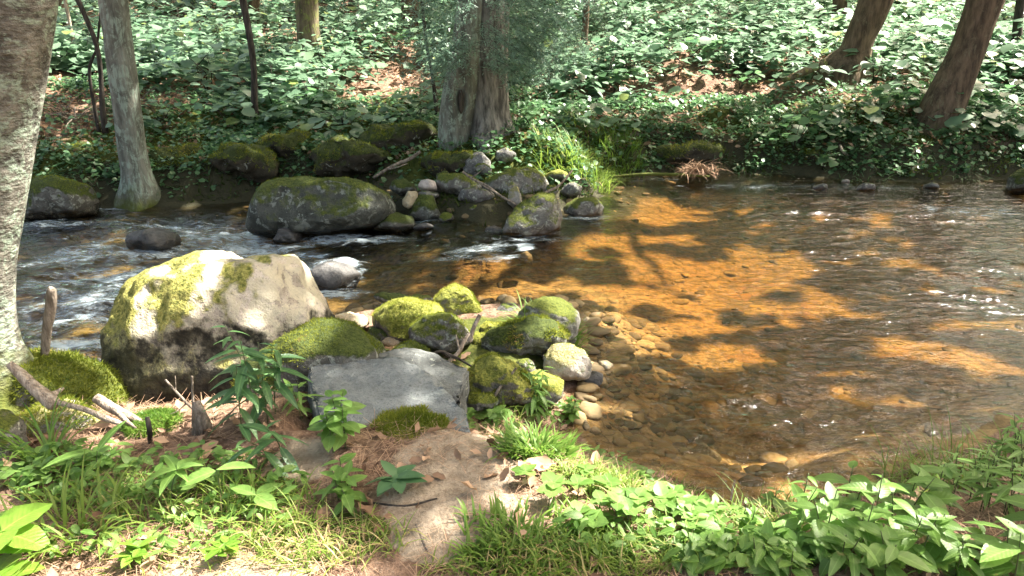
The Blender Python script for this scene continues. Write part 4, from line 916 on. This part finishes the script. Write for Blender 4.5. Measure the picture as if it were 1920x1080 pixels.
# moss and fern fuzz on the far bank's face and between its rocks
S = Soup(); n = 60000
fx = rng.uniform(-7, 9.5, n); fy = rng.uniform(7.6, 12.0, n); fh, fw_ = HN(fx, fy)
ok = (fw_ < -.03) & (fw_ > -1.6) & (fbm(p3(fx * 2.4, fy * 2.4), 97, 3) > -.12); fx, fy, fh = fx[ok], fy[ok], fh[ok]; k = len(fx)
S.inst(TUFT, np.stack([fx, fy, fh], 1), rng.random(k) * 6.28, -rng.uniform(.0, 1.4, k), rng.random(k) * 6.28, rng.uniform(.03, .10, k), np.clip(.35 + .5 * fbm(p3(fx * 1.7, fy * 1.7), 98, 3) + rng.normal(0, .15, k), 0, 1))
tag(S.obj("bank_moss", M_BANKMOSS), "dark moss and fern fuzz clothing the far bank down to the water", "moss", kind="stuff")
# fine low leaves on the far bank's face
S = Soup()
NF = 70000
fx = rng.uniform(-7, 9, NF); fy = rng.uniform(8.6, 12.4, NF)
fh, fw_ = HN(fx, fy)
ok = (fw_ < -.06) & (rng.random(NF) < .25 + .75 * (fbm(p3(fx * 1.4, fy * 1.4), 95, 3) > -.05)) & ((fy > 9.4) | (rng.random(NF) < .3))
fx, fy, fh = fx[ok], fy[ok], fh[ok]; k = len(fx)
S.inst(L_ROUND, np.stack([fx, fy, fh + rng.uniform(.01, .14, k)], 1), rng.random(k) * 6.28, rng.normal(.1, .4, k), rng.normal(0, .4, k), rng.uniform(.025, .085, k))
tag(S.obj("ground_cover", M_SHRUB), "small leaved ground cover trailing over the shaded far bank", "ground cover", kind="stuff")

def shrub(label, px, py, hgt, spread, nleaf, size, Y=None, base_off=0.0, hang=False, seed=0, mat=None):
    """hobblebush: px,py is the middle of its leaves"""
    r2 = np.random.default_rng(seed + 100)
    c = hit(px, py) if Y is None else at_y(px, py, Y)
    g_ = float(H([c[0]], [c[1] + .1])[0])
    base = np.array([c[0], c[1] + .1, g_])
    root = empty("shrub", base); tag(root, label, "shrub", "hobblebushes on the far bank")
    tops = []
    SS = Soup(); SL = Soup(); nst = 5
    for i in range(nst):
        a = r2.random() * 6.28; e_ = base + np.array([math.cos(a) * spread * .8, math.sin(a) * spread * .5 - (.25 if hang else 0), hgt * (.6 + .5 * r2.random())])
        if hang: e_[2] = c[2] + r2.normal(0, .12)
        pts = smooth_path([base, (base + e_) / 2 + np.array([0, 0, .1]), e_], 7)
        SS.tube(pts, np.linspace(.007, .003, 7), 4); tops.append(pts)
    for i in range(nleaf):
        pts = tops[i % nst]; q_ = pts[r2.integers(3, 7)] + r2.normal(0, 1, 3) * np.array([spread * .3, spread * .25, .05])
        SL.inst(L_ROUND, [q_], r2.random() * 6.28, r2.normal(.2, .22), r2.normal(0, .25), size * r2.uniform(.8, 1.25), [np.clip(r2.normal(.5, .25), 0, 1)])
    SS.obj("stem", M_TWIGDARK, root); SL.obj("foliage", mat or M_SHRUB, root)
SH = [("broad leafed shrub on the bank top above the bright grass tuft", 1150, 185, .35, .5, 34, .15), ("sunlit shrub on the slope above the dark bank right of the hemlock", 1290, 120, .4, .6, 40, .14),
      ("pale leafed shrub over the bare litter patch on the right", 1390, 175, .25, .4, 26, .13), ("tall round leafed shrub before the ivied trunk", 1620, 150, .55, .45, 40, .17),
      ("round leafed shrub over the bank between the two right trunks", 1660, 235, .45, .5, 40, .16), ("shrub with big round leaves at the leaning trunk's foot", 1760, 225, .50, .55, 44, .17),
      ("pale sunlit shrub right of the leaning trunk's foot", 1830, 225, .45, .45, 36, .16), ("yellow green shrub low on the bank near the right edge", 1880, 255, .3, .35, 30, .11),
      ("low shrub above the mossy bank right of the grey lichen trunk", 300, 240, .25, .4, 26, .13), ("small shrub on the mossy bank left of the dark sapling", 420, 235, .22, .35, 24, .12),
      ("rounded shrub on the bank right of the dark sapling", 570, 215, .3, .4, 34, .13), ("leafy shrub above the dark mossy boulder", 640, 250, .22, .4, 28, .10),
      ("shrub under the bare pink litter patch", 700, 215, .2, .35, 22, .11), ("dark shrub at the left foot of the double hemlock", 775, 240, .2, .3, 20, .09),
      ("shrub beside the right foot of the double hemlock", 1000, 250, .2, .35, 26, .09), ("tall leafy shrub in the far middle right of the hemlock sprays", 1060, 105, .5, .6, 44, .15),
      ("shrub far up the slope behind the wiry sapling", 740, 110, .4, .55, 36, .14), ("whitish sunlit shrub below the slender trunk", 1120, 150, .3, .45, 30, .13)]
for i, (lb, a, b, hg_, sp, nl, sz_) in enumerate(SH): shrub(lb, a, b, hg_, sp, nl, sz_, seed=i)
shrub("hanging shrub with large round leaves dangling over the dark far bank", 1500, 225, .3, .35, 24, .17, Y=10.35, hang=True, seed=40)
shrub("small sprig hanging lowest over the far waterline", 1552, 285, .2, .12, 8, .13, Y=10.05, hang=True, seed=41)

def grass_thing(label, px, py, n, rad, ln, mat, seed=0, name="grass_tuft", cat="grass tuft", up=1.05, Y=None, sy=1.0, group=None):
    r2 = np.random.default_rng(seed + 300); c = hit(px, py)
    x = c[0] + rad * .5 * np.clip(r2.normal(0, 1, n), -1.5, 1.5); y = c[1] + rad * .5 * sy * np.clip(r2.normal(0, 1, n), -1.5, 1.5); z = H(x, y)
    yaw = np.arctan2(y - c[1], x - c[0]) + r2.normal(0, .9, n)
    # arching blades: three chained segments
    S_ = Soup()
    L = ln * r2.uniform(.5, 1.2, n); pit = -r2.normal(up, .22, n); v_ = np.clip(r2.normal(.42, .22, n), 0, 1)
    arch(S_, np.stack([x, y, z], 1), yaw, pit, L, .010 + .0 * L, v_, r2)
    o = S_.obj(name, mat, origin=(c[0], c[1], c[2])); tag(o, label, cat, group); return o
def arch(S_, pos, yaw, pit, L, wid, var, r2, bend=None):
    k = len(pos); bend = r2.uniform(.5, 1.3, k) if bend is None else bend
    nseg = 5
    P = pos.copy(); side = np.stack([-np.sin(yaw), np.cos(yaw), np.zeros(k)], 1)
    rows = []
    a = -pit
    for s_ in range(nseg + 1):
        t = s_ / nseg; w = wid * (1 - t ** 2.2) * .5 + .0003
        w = np.broadcast_to(w, (k,))
        rows.append(P - side * w[:, None]); rows.append(P + side * w[:, None])
        d = np.stack([np.cos(yaw) * np.cos(a), np.sin(yaw) * np.cos(a), np.sin(a)], 1)
        P = P + d * (L / nseg)[:, None]; a = a - bend / nseg * (1 + t)
    V = np.stack(rows, 1).reshape(-1, 3); nv = 2 * (nseg + 1)
    t0 = []
    for s_ in range(nseg):
        b_ = 2 * s_; t0 += [(b_, b_ + 1, b_ + 3), (b_, b_ + 3, b_ + 2)]
    T_ = (np.array(t0)[None] + (np.arange(k) * nv)[:, None, None]).reshape(-1, 3)
    S_.raw(V, T_, np.repeat(var, nv))
grass_thing("bright sunlit grass tuft on the far bank above the rock pile", 1075, 300, 900, .55, .30, M_GRASS, 1)
grass_thing("dark ferny grass clump right of the bright far tuft", 1160, 295, 500, .4, .25, M_GRASSD, 2)
grass_thing("tall arching grass blades on the far bank below the broad leafed shrub", 1110, 250, 90, .35, .42, M_GRASS, 3)
grass_thing("dense dark green grass tuft spilling off the path edge toward the pool", 1005, 850, 420, .15, .13, M_GRASSD, 4)
grass_thing("wide bladed grass clump below the birch on the left edge", 80, 860, 46, .10, .30, M_GRASSD, 5)
grass_thing("fine green grass tuft at the middle of the near edge", 960, 1030, 300, .20, .085, M_GRASSD, 6)
grass_thing("sunlit yellow grass clump beside the broad glowing leaves", 140, 1000, 80, .16, .24, M_GRASS, 7)
grass_thing("wispy grass clump hanging over the grassy pool rock", 1030, 640, 260, .22, .22, M_GRASSD, 8)
for i, (a, b, n_, rd, lb) in enumerate([(1300, 285, 160, .4, "dark ferny tuft on the bank behind the flat weathered log"), (1420, 290, 140, .4, "drooping ferny tuft on the dark bank left of the hanging shrub"), (1610, 300, 130, .35, "ferny tuft on the dark bank right of the hanging shrub"),
                                       (1790, 295, 150, .4, "ferny tuft on the bank right of the leaning trunk"), (330, 300, 120, .35, "ferny tuft on the bank right of the grey lichen trunk"), (430, 290, 130, .35, "ferny tuft on the bank below the bare dark sapling"),
                                       (600, 285, 140, .35, "ferny tuft on the bank above the dark mossy boulder"), (150, 320, 110, .3, "ferny tuft above the mossy rock beside the grey lichen trunk")]):
    grass_thing(lb, a, b, n_, rd, .22, M_SHRUB, 40 + i, "fern_tuft", "fern tuft", up=.5)
# loose grass over the near bank
S = Soup(); r2 = np.random.default_rng(77)
for (a, b, rx, ry, n, ln, yel) in [(280, 940, 240, 55, 520, .14, .45), (480, 970, 130, 60, 380, .13, .45), (620, 1020, 160, 50, 260, .11, .65), (1120, 900, 80, 40, 900, .07, .5), (1050, 1025, 190, 25, 650, .08, .35),
                                    (1250, 1045, 190, 22, 420, .10, .4), (1180, 960, 140, 40, 160, .10, .5), (420, 1050, 260, 30, 120, .10, .75), (1120, 1070, 260, 20, 320, .11, .7), (1500, 960, 120, 30, 130, .2, .3), (1800, 900, 150, 50, 420, .28, .25), (940, 770, 50, 25, 160, .14, .5), (1310, 962, 100, 30, 380, .11, .4), (1430, 995, 80, 20, 200, .13, .4), (900, 1060, 120, 20, 120, .07, .6), (1040, 850, 40, 50, 200, .11, .35)]:
    e = ell(a, b, rx, ry); c_, aa, bb = e
    rr = np.sqrt(r2.random(n)); th = r2.random(n) * 6.28
    x = c_[0] + aa * rr * np.cos(th); y = c_[1] + bb * rr * np.sin(th); z, w_ = HN(x, y)
    ok = w_ < .02; x, y, z = x[ok], y[ok], z[ok]; k = len(x)
    arch(S, np.stack([x, y, z], 1), r2.random(k) * 6.28, -r2.normal(.8, .35, k), ln * r2.uniform(.4, 1.25, k), .0045, np.clip(r2.normal(yel, .25, k), 0, 1), r2)
tag(S.obj("grass", M_GRASS), "thin grass growing over the near bank beside the path", "grass", kind="stuff")

# small leaves low over the near bank
S = Soup(); r2 = np.random.default_rng(78)
for (a, b, rx, ry, n, sz0) in [(250, 900, 240, 50, 420, .05), (120, 880, 120, 40, 200, .06), (480, 940, 90, 40, 90, .05), (300, 1010, 260, 50, 160, .045), (1200, 1000, 150, 40, 200, .05), (1400, 1040, 160, 40, 320, .06), (1000, 770, 80, 30, 160, .045), (920, 810, 60, 16, 90, .045), (1650, 1040, 260, 50, 260, .06), (1130, 880, 60, 40, 120, .035), (1330, 975, 90, 30, 260, .045), (1250, 935, 60, 24, 120, .04)]:
    e = ell(a, b, rx, ry); c_, aa, bb = e
    rr = np.sqrt(r2.random(n)); th = r2.random(n) * 6.28
    x = c_[0] + aa * rr * np.cos(th); y = c_[1] + bb * rr * np.sin(th); z, w_ = HN(x, y)
    ok = w_ < .0; x, y, z = x[ok], y[ok], z[ok]; k = len(x)
    S.inst(L_OVATE, np.stack([x, y, z + r2.uniform(.01, .07, k)], 1), r2.random(k) * 6.28, r2.normal(.1, .35, k), r2.normal(0, .35, k), sz0 * r2.uniform(.5, 1.3, k))
tag(S.obj("ground_cover", M_HERB), "small green leaves low over the near bank among the grass", "ground cover", kind="stuff")
# litter: pine needles and dead leaves
S = Soup()
n = 34000
x = rng.uniform(-2.6, 2.6, n); y = rng.uniform(1.3, 4.0, n); z, w_ = HN(x, y)
pth = np.clip(sum(blob(x, y, e_) for e_ in SAND[:4]), 0, 1)
ok = (w_ < -.03) & (rng.random(n) > pth * .5) & (fbm(p3(x * 3, y * 3), 111, 3) > -.25)
x, y, z = x[ok], y[ok], z[ok]; k = len(x)
S.inst(NEEDLE, np.stack([x, y, z + .006 + .012 * rng.random(k)], 1), rng.random(k) * 6.28, rng.normal(0, .14, k), 0, rng.uniform(.05, .12, k), np.clip(rng.normal(.6, .25, k), 0, 1))
n = 1500
x = rng.uniform(-2.6, 2.4, n); y = rng.uniform(1.4, 4.4, n); z, w_ = HN(x, y)
ok = (w_ < -.03) & (fbm(p3(x * 2, y * 2), 113, 2) > -.1); x, y, z = x[ok], y[ok], z[ok]; k = len(x)
S.inst(L_DEAD, np.stack([x, y, z + .012], 1), rng.random(k) * 6.28, rng.normal(0, .3, k), rng.normal(0, .5, k), rng.uniform(.03, .08, k))
n = 9000
x = rng.uniform(-8, 11, n); y = rng.uniform(9.5, 16, n); z, w_ = HN(x, y)
ok = (w_ < -.3); x, y, z = x[ok], y[ok], z[ok]; k = len(x)
S.inst(L_DEAD, np.stack([x, y, z + .015], 1), rng.random(k) * 6.28, rng.normal(0, .3, k), rng.normal(0, .5, k), rng.uniform(.06, .13, k))
tag(S.obj("leaf_litter", M_LITTER), "brown needles and dead leaves scattered on the forest floor", "leaf litter", kind="stuff")

# ------------------------------------------------------------------ near herbs
def herb(label, px, py, hgt, n, tm, size, mat, seed, spread=.0, stems=1, lean=(0, 0), name="herb", cat="herb", group=None, droop=.35, top=False, start=.25, loc=None, stemr=.0028):
    r2 = np.random.default_rng(seed + 500)
    c = hit(px, py) if loc is None else np.array([loc[0], loc[1], float(H([loc[0]], [loc[1]])[0])])
    root = empty(name, c); tag(root, label, cat, group)
    SS = Soup(); SL = Soup()
    for s_ in range(stems):
        a = r2.random() * 6.28; b_ = c + np.array([math.cos(a), math.sin(a), 0]) * spread * r2.random()
        b_[2] = float(H([b_[0]], [b_[1]])[0]) - .01
        h_ = hgt * r2.uniform(.75, 1.1); le = np.array([lean[0], lean[1], 0]) * h_ + np.append(r2.normal(0, .12, 2) * h_, 0)
        pts = smooth_path([b_, b_ + le * .35 + np.array([0, 0, h_ * .55]), b_ + le + np.array([0, 0, h_])], 9)
        SS.tube(pts, np.linspace(stemr, stemr * .5, 9), 5)
        ga = r2.random() * 6.28
        for i in range(n):
            t = (start + (1 - start) * (i + .5) / n) if not top else 1.0 - .03 * (i % 3)
            q_ = np.array([np.interp(t * 8, np.arange(9), pts[:, j]) for j in range(3)])
            ga += 2.4 if not top else 6.28 / n
            sc = size * r2.uniform(.75, 1.15) * (1 - .55 * max(0, t - .75) / .25 if not top else 1)
            SL.inst(tm, [q_], ga + r2.normal(0, .25), droop * (1 - .9 * t) - .25 * t + r2.normal(0, .18), r2.normal(0, .2), sc, [np.clip(r2.normal(.5, .22), 0, 1)])
    SS.obj("stem", M_STEM, root); SL.obj("foliage", mat, root)
    return root
herb("dark lance leaved herb clump growing before the sunlit boulder", 470, 800, .42, 13, L_LANCE, .17, M_LANCE, 1, .12, 5, group=None, droop=.5)
herb("slim lance leaved stem beside the flat slab's left edge", 560, 790, .20, 9, L_LANCE, .10, M_HERB, 2, .04, 2)
herb("drooping lance leaved stem over the path's left edge", 540, 870, .22, 8, L_LANCE, .17, M_LANCE, 3, .06, 2, lean=(-.1, -.4), droop=.6)
herb("bright oval leaved herb at the slab's front left corner", 625, 850, .22, 9, L_OVATE, .10, M_HERB, 4, .10, 4, droop=.1)
herb("dark oval leaved seedling cluster below the bright oval herb", 640, 940, .14, 8, L_OVATE, .08, M_HERB, 5, .10, 4, droop=.2)
herb("broad leaved sprig lying over the path's edge", 745, 925, .07, 5, L_OVATE, .10, M_SHRUB, 6, .03, 2, droop=.1, top=True)
herb("white lit whorled herb standing in the left grass", 320, 950, .17, 8, L_NARROW, .11, M_HERB, 7, .02, 1, top=True, droop=.45)
herb("single large oval leaf on a stalk right of the whorled herb", 420, 960, .15, 2, L_OVATE, .125, M_HERB, 8, .01, 1, top=True, lean=(-.2, .1))
herb("pair of pale oval leaves low in the grass left of the path", 490, 965, .09, 3, L_OVATE, .13, M_HERB, 9, .02, 1, top=True)
herb("glowing broad leaved plant in the sunny bottom left corner", 10, 1060, .14, 5, L_BROAD, .15, M_BROAD, 10, .06, 2, top=True, droop=-.1, cat="broad leaved plant", name="broad_leaved_plant")
herb("low broad leaved plant at the very left of the near edge", -10, 1110, .08, 6, L_BROAD, .15, M_BROAD, 11, .05, 1, top=True, cat="broad leaved plant", name="broad_leaved_plant")
herb("upright single leaf shoot below the birch roots", 178, 890, .16, 2, L_LANCE, .20, M_HERB, 12, .01, 1, top=True, droop=-1.2)
herb("small lit clover like sprig in the left foreground litter", 265, 1065, .06, 6, L_OVATE, .06, M_BROAD, 13, .05, 3, top=True)
herb("tiny lit sprig left of the path's near end", 425, 1045, .06, 5, L_OVATE, .06, M_BROAD, 14, .04, 3, top=True)
herb("narrow leaved herb standing at the pool's near corner", 1005, 790, .30, 16, L_LANCE, .11, M_HERB, 15, .07, 6, droop=.6)
herb("round leaved patch between the slab and the narrow leaved herb", 905, 800, .06, 8, L_ROUND, .06, M_HERB, 16, .12, 8, top=True)
herb("leafy herb over the water's edge right of the narrow leaved one", 1070, 790, .14, 9, L_OVATE, .06, M_HERB, 17, .08, 5)
for i, (a, b, n_, lb) in enumerate([(1040, 930, 5, "pale violet clump at the end of the curled dead leaf"), (1120, 930, 9, "violet leaves below the mossy bank edge"), (1190, 900, 8, "violet leaves at the waterline below the underwater orange stone"),
                                    (1230, 960, 12, "sunlit violet patch midway along the pool's bank"), (1150, 985, 7, "shaded violet leaves on bare litter near the bank"), (1290, 985, 12, "brightest lit violet clump beside the fallen twigs")]):
    herb(lb, a, b, .08, 5, L_ROUND, .052, M_HERB, 30 + i, .13, max(3, int(n_ * .6)), top=True, name="violet", cat="violet plant", group="violets on the near bank", droop=.15)
# bottom right stand of herbs: positions on the ground, each its own plant
r3 = np.random.default_rng(12)
HB = []
for a, b, hgt, sz_, kd in [(1390, 1000, .16, .085, 0), (1340, 1030, .12, .08, 0), (1450, 985, .22, .10, 0), (1490, 1010, .26, .11, 0), (1540, 1030, .26, .12, 0), (1590, 1000, .30, .13, 0), (1640, 1020, .32, .14, 0), (1690, 1000, .34, .15, 0),
                           (1730, 1040, .28, .14, 0), (1580, 1070, .2, .12, 0), (1660, 1090, .22, .13, 0), (1480, 1080, .14, .10, 0), (1420, 1060, .12, .09, 0), (1750, 980, .30, .12, 0), (1800, 950, .30, .10, 1), (1830, 920, .28, .10, 1), (1870, 900, .32, .11, 1),
                           (1910, 890, .36, .12, 1), (1850, 960, .3, .11, 1), (1900, 970, .32, .12, 1), (1940, 940, .36, .12, 1), (1790, 1090, .2, .13, 0), (1900, 1110, .26, .16, 0), (1950, 1060, .34, .17, 0), (1700, 1060, .22, .13, 0), (1530, 985, .22, .10, 0), (1610, 1050, .24, .12, 0), (1960, 1000, .3, .13, 1)]:
    HB.append((a, b, hgt, sz_, kd))
DIR = ["by the violets", "beside the fallen twigs", "at the pool's nearest corner", "before the pool", "behind the lowest plants", "rising before dark water", "with big leaves", "tallest with broad leaves", "over the mossy corner stone", "low by the near edge",
       "at the near edge under the tall ones", "low on bare litter", "short by the grass", "behind the mossy corner stone", "thin leaved on the right bank", "thin leaved nearest the pool", "thin leaved below the curved grass", "thin leaved at the right edge", "thin leaved in deep shade", "thin leaved behind the corner stone",
       "thin leaved cut by the right edge", "below the mossy corner stone", "lit big leaved in the corner", "pale big leaved at the right edge", "left of the mossy corner stone", "slender before the pool", "dense in the middle of the stand", "thin leaved over the corner leaves"]
for i, (a, b, hgt, sz_, kd) in enumerate(HB):
    herb("green herb of the bottom right stand " + DIR[i], a, b, hgt * .85, 7 if kd == 0 else 11, (L_OVATE if i % 3 else L_NARROW) if kd == 0 else L_LANCE, sz_ * .82, M_HERB, 60 + i, .05, 2 if kd == 0 else 3, group="herbs on the near right bank", droop=.25)

# moss cushion at the slab's front
V, T = ICO[5]
c = at_z(768, 800, -.035); P = V * np.array([.15, .12, .032]) * (1 + .55 * fbm(V * 1.6, 5, 4))[:, None] + c
rt = empty("moss_cushion", c); tag(rt, "green moss cushion on the front edge of the broad flat slab", "moss"); mesh_obj("mound", P, T, R_MOSS, rt); fuzz(P, T, 3500, .018, 0.05, rt, "tuft", seed=9, thr=-1)
c = hit(290, 800); P = V * np.array([.12, .10, .05]) * (1 + .15 * fbm(V * 2, 6, 3))[:, None] + c
rt = empty("moss_cushion", c); tag(rt, "pale green feathery moss clump by the twigs below the boulder", "moss"); mesh_obj("mound", P, T, R_MOSS, rt); fuzz(P, T, 2600, .02, 0.05, rt, "tuft", mat=M_GRASSD, seed=10, thr=-1)

# ------------------------------------------------------------------ sticks
def stick(label, rows, mat, Y=None, name="stick", cat="stick", forks=0, seed=0, bumps=.12):
    """rows (px, py, width_px, distance)"""
    P = []
    for a, b, w, y_ in rows:
        q_ = at_y(a, b, y_) if y_ is not None else hit(a, b); P.append([*q_, .5 * w / F * depth_of(q_)])
    P = smooth_path(P, 14); S_ = Soup(); Q_ = smooth_path(P, 40); V, T = tube(Q_[:, :3], Q_[:, 3], 10, bumps, seed); S_.raw(V, T)
    r2 = np.random.default_rng(seed)
    for f_ in range(forks):
        k_ = r2.integers(3, 11); d = P[k_ + 1, :3] - P[k_, :3]; d /= np.linalg.norm(d); d = d + r2.normal(0, .6, 3); L = .35 * np.linalg.norm(P[-1, :3] - P[0, :3]) * r2.uniform(.5, 1)
        S_.tube(smooth_path([P[k_, :3], P[k_, :3] + d * L * .5, P[k_, :3] + d * L + np.array([0, 0, .02])], 6), np.linspace(P[k_, 3] * .7, P[k_, 3] * .2, 6), 6)
    return tag(S_.obj(name, mat, origin=P[0, :3]), label, cat)
stick("broken grey stick standing upright before the rapids", [(84, 665, 15, 3.5), (88, 620, 17, 3.5), (95, 575, 20, 3.5), (97, 545, 17, 3.5), (98, 540, 8, 3.5)], M_STICK, seed=2)
stick("pale bleached branch leaning against the birch's foot", [(18, 682, 14, 3.0), (45, 708, 22, 2.98), (70, 732, 24, 2.95), (95, 752, 30, 2.93), (105, 760, 20, 2.92)], M_PALE, seed=4, forks=1)
stick("driftwood branch lying from the roots toward the boulder", [(180, 745, 18, 3.0), (205, 762, 20, 2.98), (240, 780, 16, 2.95), (270, 792, 10, 2.93)], M_PALE, seed=6, forks=1)
stick("thin bleached root running along the birch's mossy root", [(110, 755, 10, 2.9), (160, 768, 10, 2.88), (200, 785, 12, 2.86), (230, 795, 8, 2.86)], M_PALE, seed=8)
stick("short broken wood stub standing on the litter before the boulder", [(380, 810, 40, None), (378, 785, 26, 2.85), (372, 765, 18, 2.87), (368, 752, 14, 2.88)], M_STICK, seed=10, name="wood_stub", cat="wood stub")
stick("thin upright grey twig beside the wood stub", [(362, 800, 6, 2.9), (362, 760, 5, 2.92), (360, 705, 4, 2.94)], M_STICK, seed=12)
stick("grey forked twig slanting across the boulder's dark face", [(365, 770, 5, 3.0), (340, 745, 5, 3.02), (310, 712, 4, 3.05)], M_STICK, seed=14, forks=2)
stick("small dark charred stub in the litter beside the feathery moss", [(282, 830, 9, None), (280, 805, 10, 2.75), (276, 782, 8, 2.76)], M_TWIGDARK, seed=16, name="wood_stub", cat="wood stub")
stick("curved tan twig leaning on the mossy hump beside the slab", [(915, 770, 5, 3.45), (935, 730, 6, 3.47), (960, 700, 5, 3.5), (968, 690, 4, 3.5)], M_STICK, seed=18)
stick("broken twig standing in the twig pile between the mossy rocks", [(880, 640, 9, 4.1), (888, 615, 8, 4.12), (900, 590, 8, 4.15)], M_PALE, seed=20)
stick("bent bleached twig at the back of the twig pile", [(840, 680, 7, 3.9), (860, 660, 8, 3.95), (870, 640, 8, 4.0), (880, 625, 6, 4.05)], M_PALE, seed=22, forks=2)
stick("thin dark twig crossing the twig pile", [(790, 690, 5, 3.8), (820, 660, 6, 3.9), (850, 668, 5, 3.9), (890, 690, 4, 3.8)], M_TWIGDARK, seed=24, forks=2)
stick("long bare branch draped over the far rock pile", [(868, 322, 4, 8.3), (885, 335, 5, 8.2), (915, 350, 5, 8.05), (935, 365, 5, 7.95), (970, 385, 4, 7.85)], M_STICK, seed=26, forks=3)
stick("thin branch arching behind the slanting grey rock", [(1020, 362, 5, 8.0), (1045, 350, 5, 8.1), (1060, 335, 4, 8.2), (1072, 320, 4, 8.4)], M_STICK, seed=28, forks=1)
stick("grey lichen stick leaning on the dark bank above the far boulder", [(700, 333, 5, 9.1), (735, 312, 6, 9.2), (770, 297, 7, 9.3), (788, 284, 6, 9.35)], M_STICK, seed=30, forks=1)
stick("flat weathered log lying along the far waterline", [(1150, 331, 4, 9.75), (1200, 327, 6, 9.8), (1260, 327, 6, 9.75), (1330, 331, 4, 9.65)], M_BROWNBARK, seed=32, name="log", cat="log")
stick("short log poking from the bank below the ivied trunk", [(1470, 150, 10, 12.2), (1500, 138, 14, 12.4), (1545, 118, 16, 12.7)], M_MOSSBARK, seed=34, name="log", cat="log")
stick("white broken root sticking out below the hanging shrub", [(1590, 292, 4, 10.2), (1580, 283, 6, 10.2), (1575, 272, 4, 10.25)], M_PALE, seed=36, forks=1)
stick("fallen pale twig at the pool's bank beside the brightest violets", [(1312, 930, 4, 2.55), (1335, 955, 6, 2.5), (1365, 975, 5, 2.45)], M_PALE, seed=38)
stick("thin wavy twig over the water right of the fallen pale twig", [(1378, 900, 3, 2.7), (1372, 940, 4, 2.6), (1400, 965, 4, 2.55), (1415, 975, 3, 2.5)], M_STICK, seed=40)
stick("thin dark root twig lying across the sandy path", [(700, 945, 4, None), (760, 950, 5, None), (820, 935, 4, None)], M_TWIGDARK, seed=42)
stick("bent twig on the near end of the path", [(780, 985, 4, None), (795, 1020, 5, None), (815, 1050, 4, None)], M_STICK, seed=44)
# brown dead brush at the far edge, brush by the left roots
S = Soup(); r2 = np.random.default_rng(9); c = at_y(1310, 322, 9.8)
n = 260; arch(S, c + r2.normal(0, 1, (n, 3)) * np.array([.10, .05, .03]), r2.random(n) * 6.28, -r2.uniform(.1, .9, n), r2.uniform(.12, .34, n), .010, np.clip(r2.normal(.5, .25, n), 0, 1), r2)
tag(S.obj("dead_brush", M_LITTER, origin=c), "rusty brown tuft of dead fronds on the far waterline log", "dead brush")
S = Soup(); c = hit(130, 235)
for i in range(46):
    a = r2.random() * 6.28; p0_ = c + np.array([r2.normal(0, .45), r2.normal(0, .2), .02 + .25 * r2.random()]); L = r2.uniform(.2, .6)
    d = np.array([math.cos(a), .4 * math.sin(a), r2.normal(.1, .3)]) * L
    S.tube([p0_, p0_ + d * .5 + np.array([0, 0, .03]), p0_ + d], [.009, .007, .004], 5, r2.random())
tag(S.obj("brush_heap", M_STICK, origin=c), "heap of bare brown roots and sticks left of the grey lichen trunk", "brush heap")
# curled dead leaves on the path's edge
for i, (a, b, s_, lb) in enumerate([(975, 890, .13, "large curled tan dead leaf on the path's right edge"), (970, 1000, .09, "small pale dead leaf near the fine grass tuft"), (700, 980, .10, "dark brown dead leaf cluster on the path's left edge")]):
    S = Soup(); c = hit(a, b)
    S.inst(L_DEAD, [c + np.array([0, 0, .02]), c + np.array([.05, -.04, .015])], [.4 + i, 2.2 + i], [.1, -.1], [.5, -.3], [s_, s_ * .7], [.9 if i < 2 else .25, .7 if i < 2 else .1])
    tag(S.obj("dead_leaf", M_LITTER, origin=c), lb, "dead leaf")
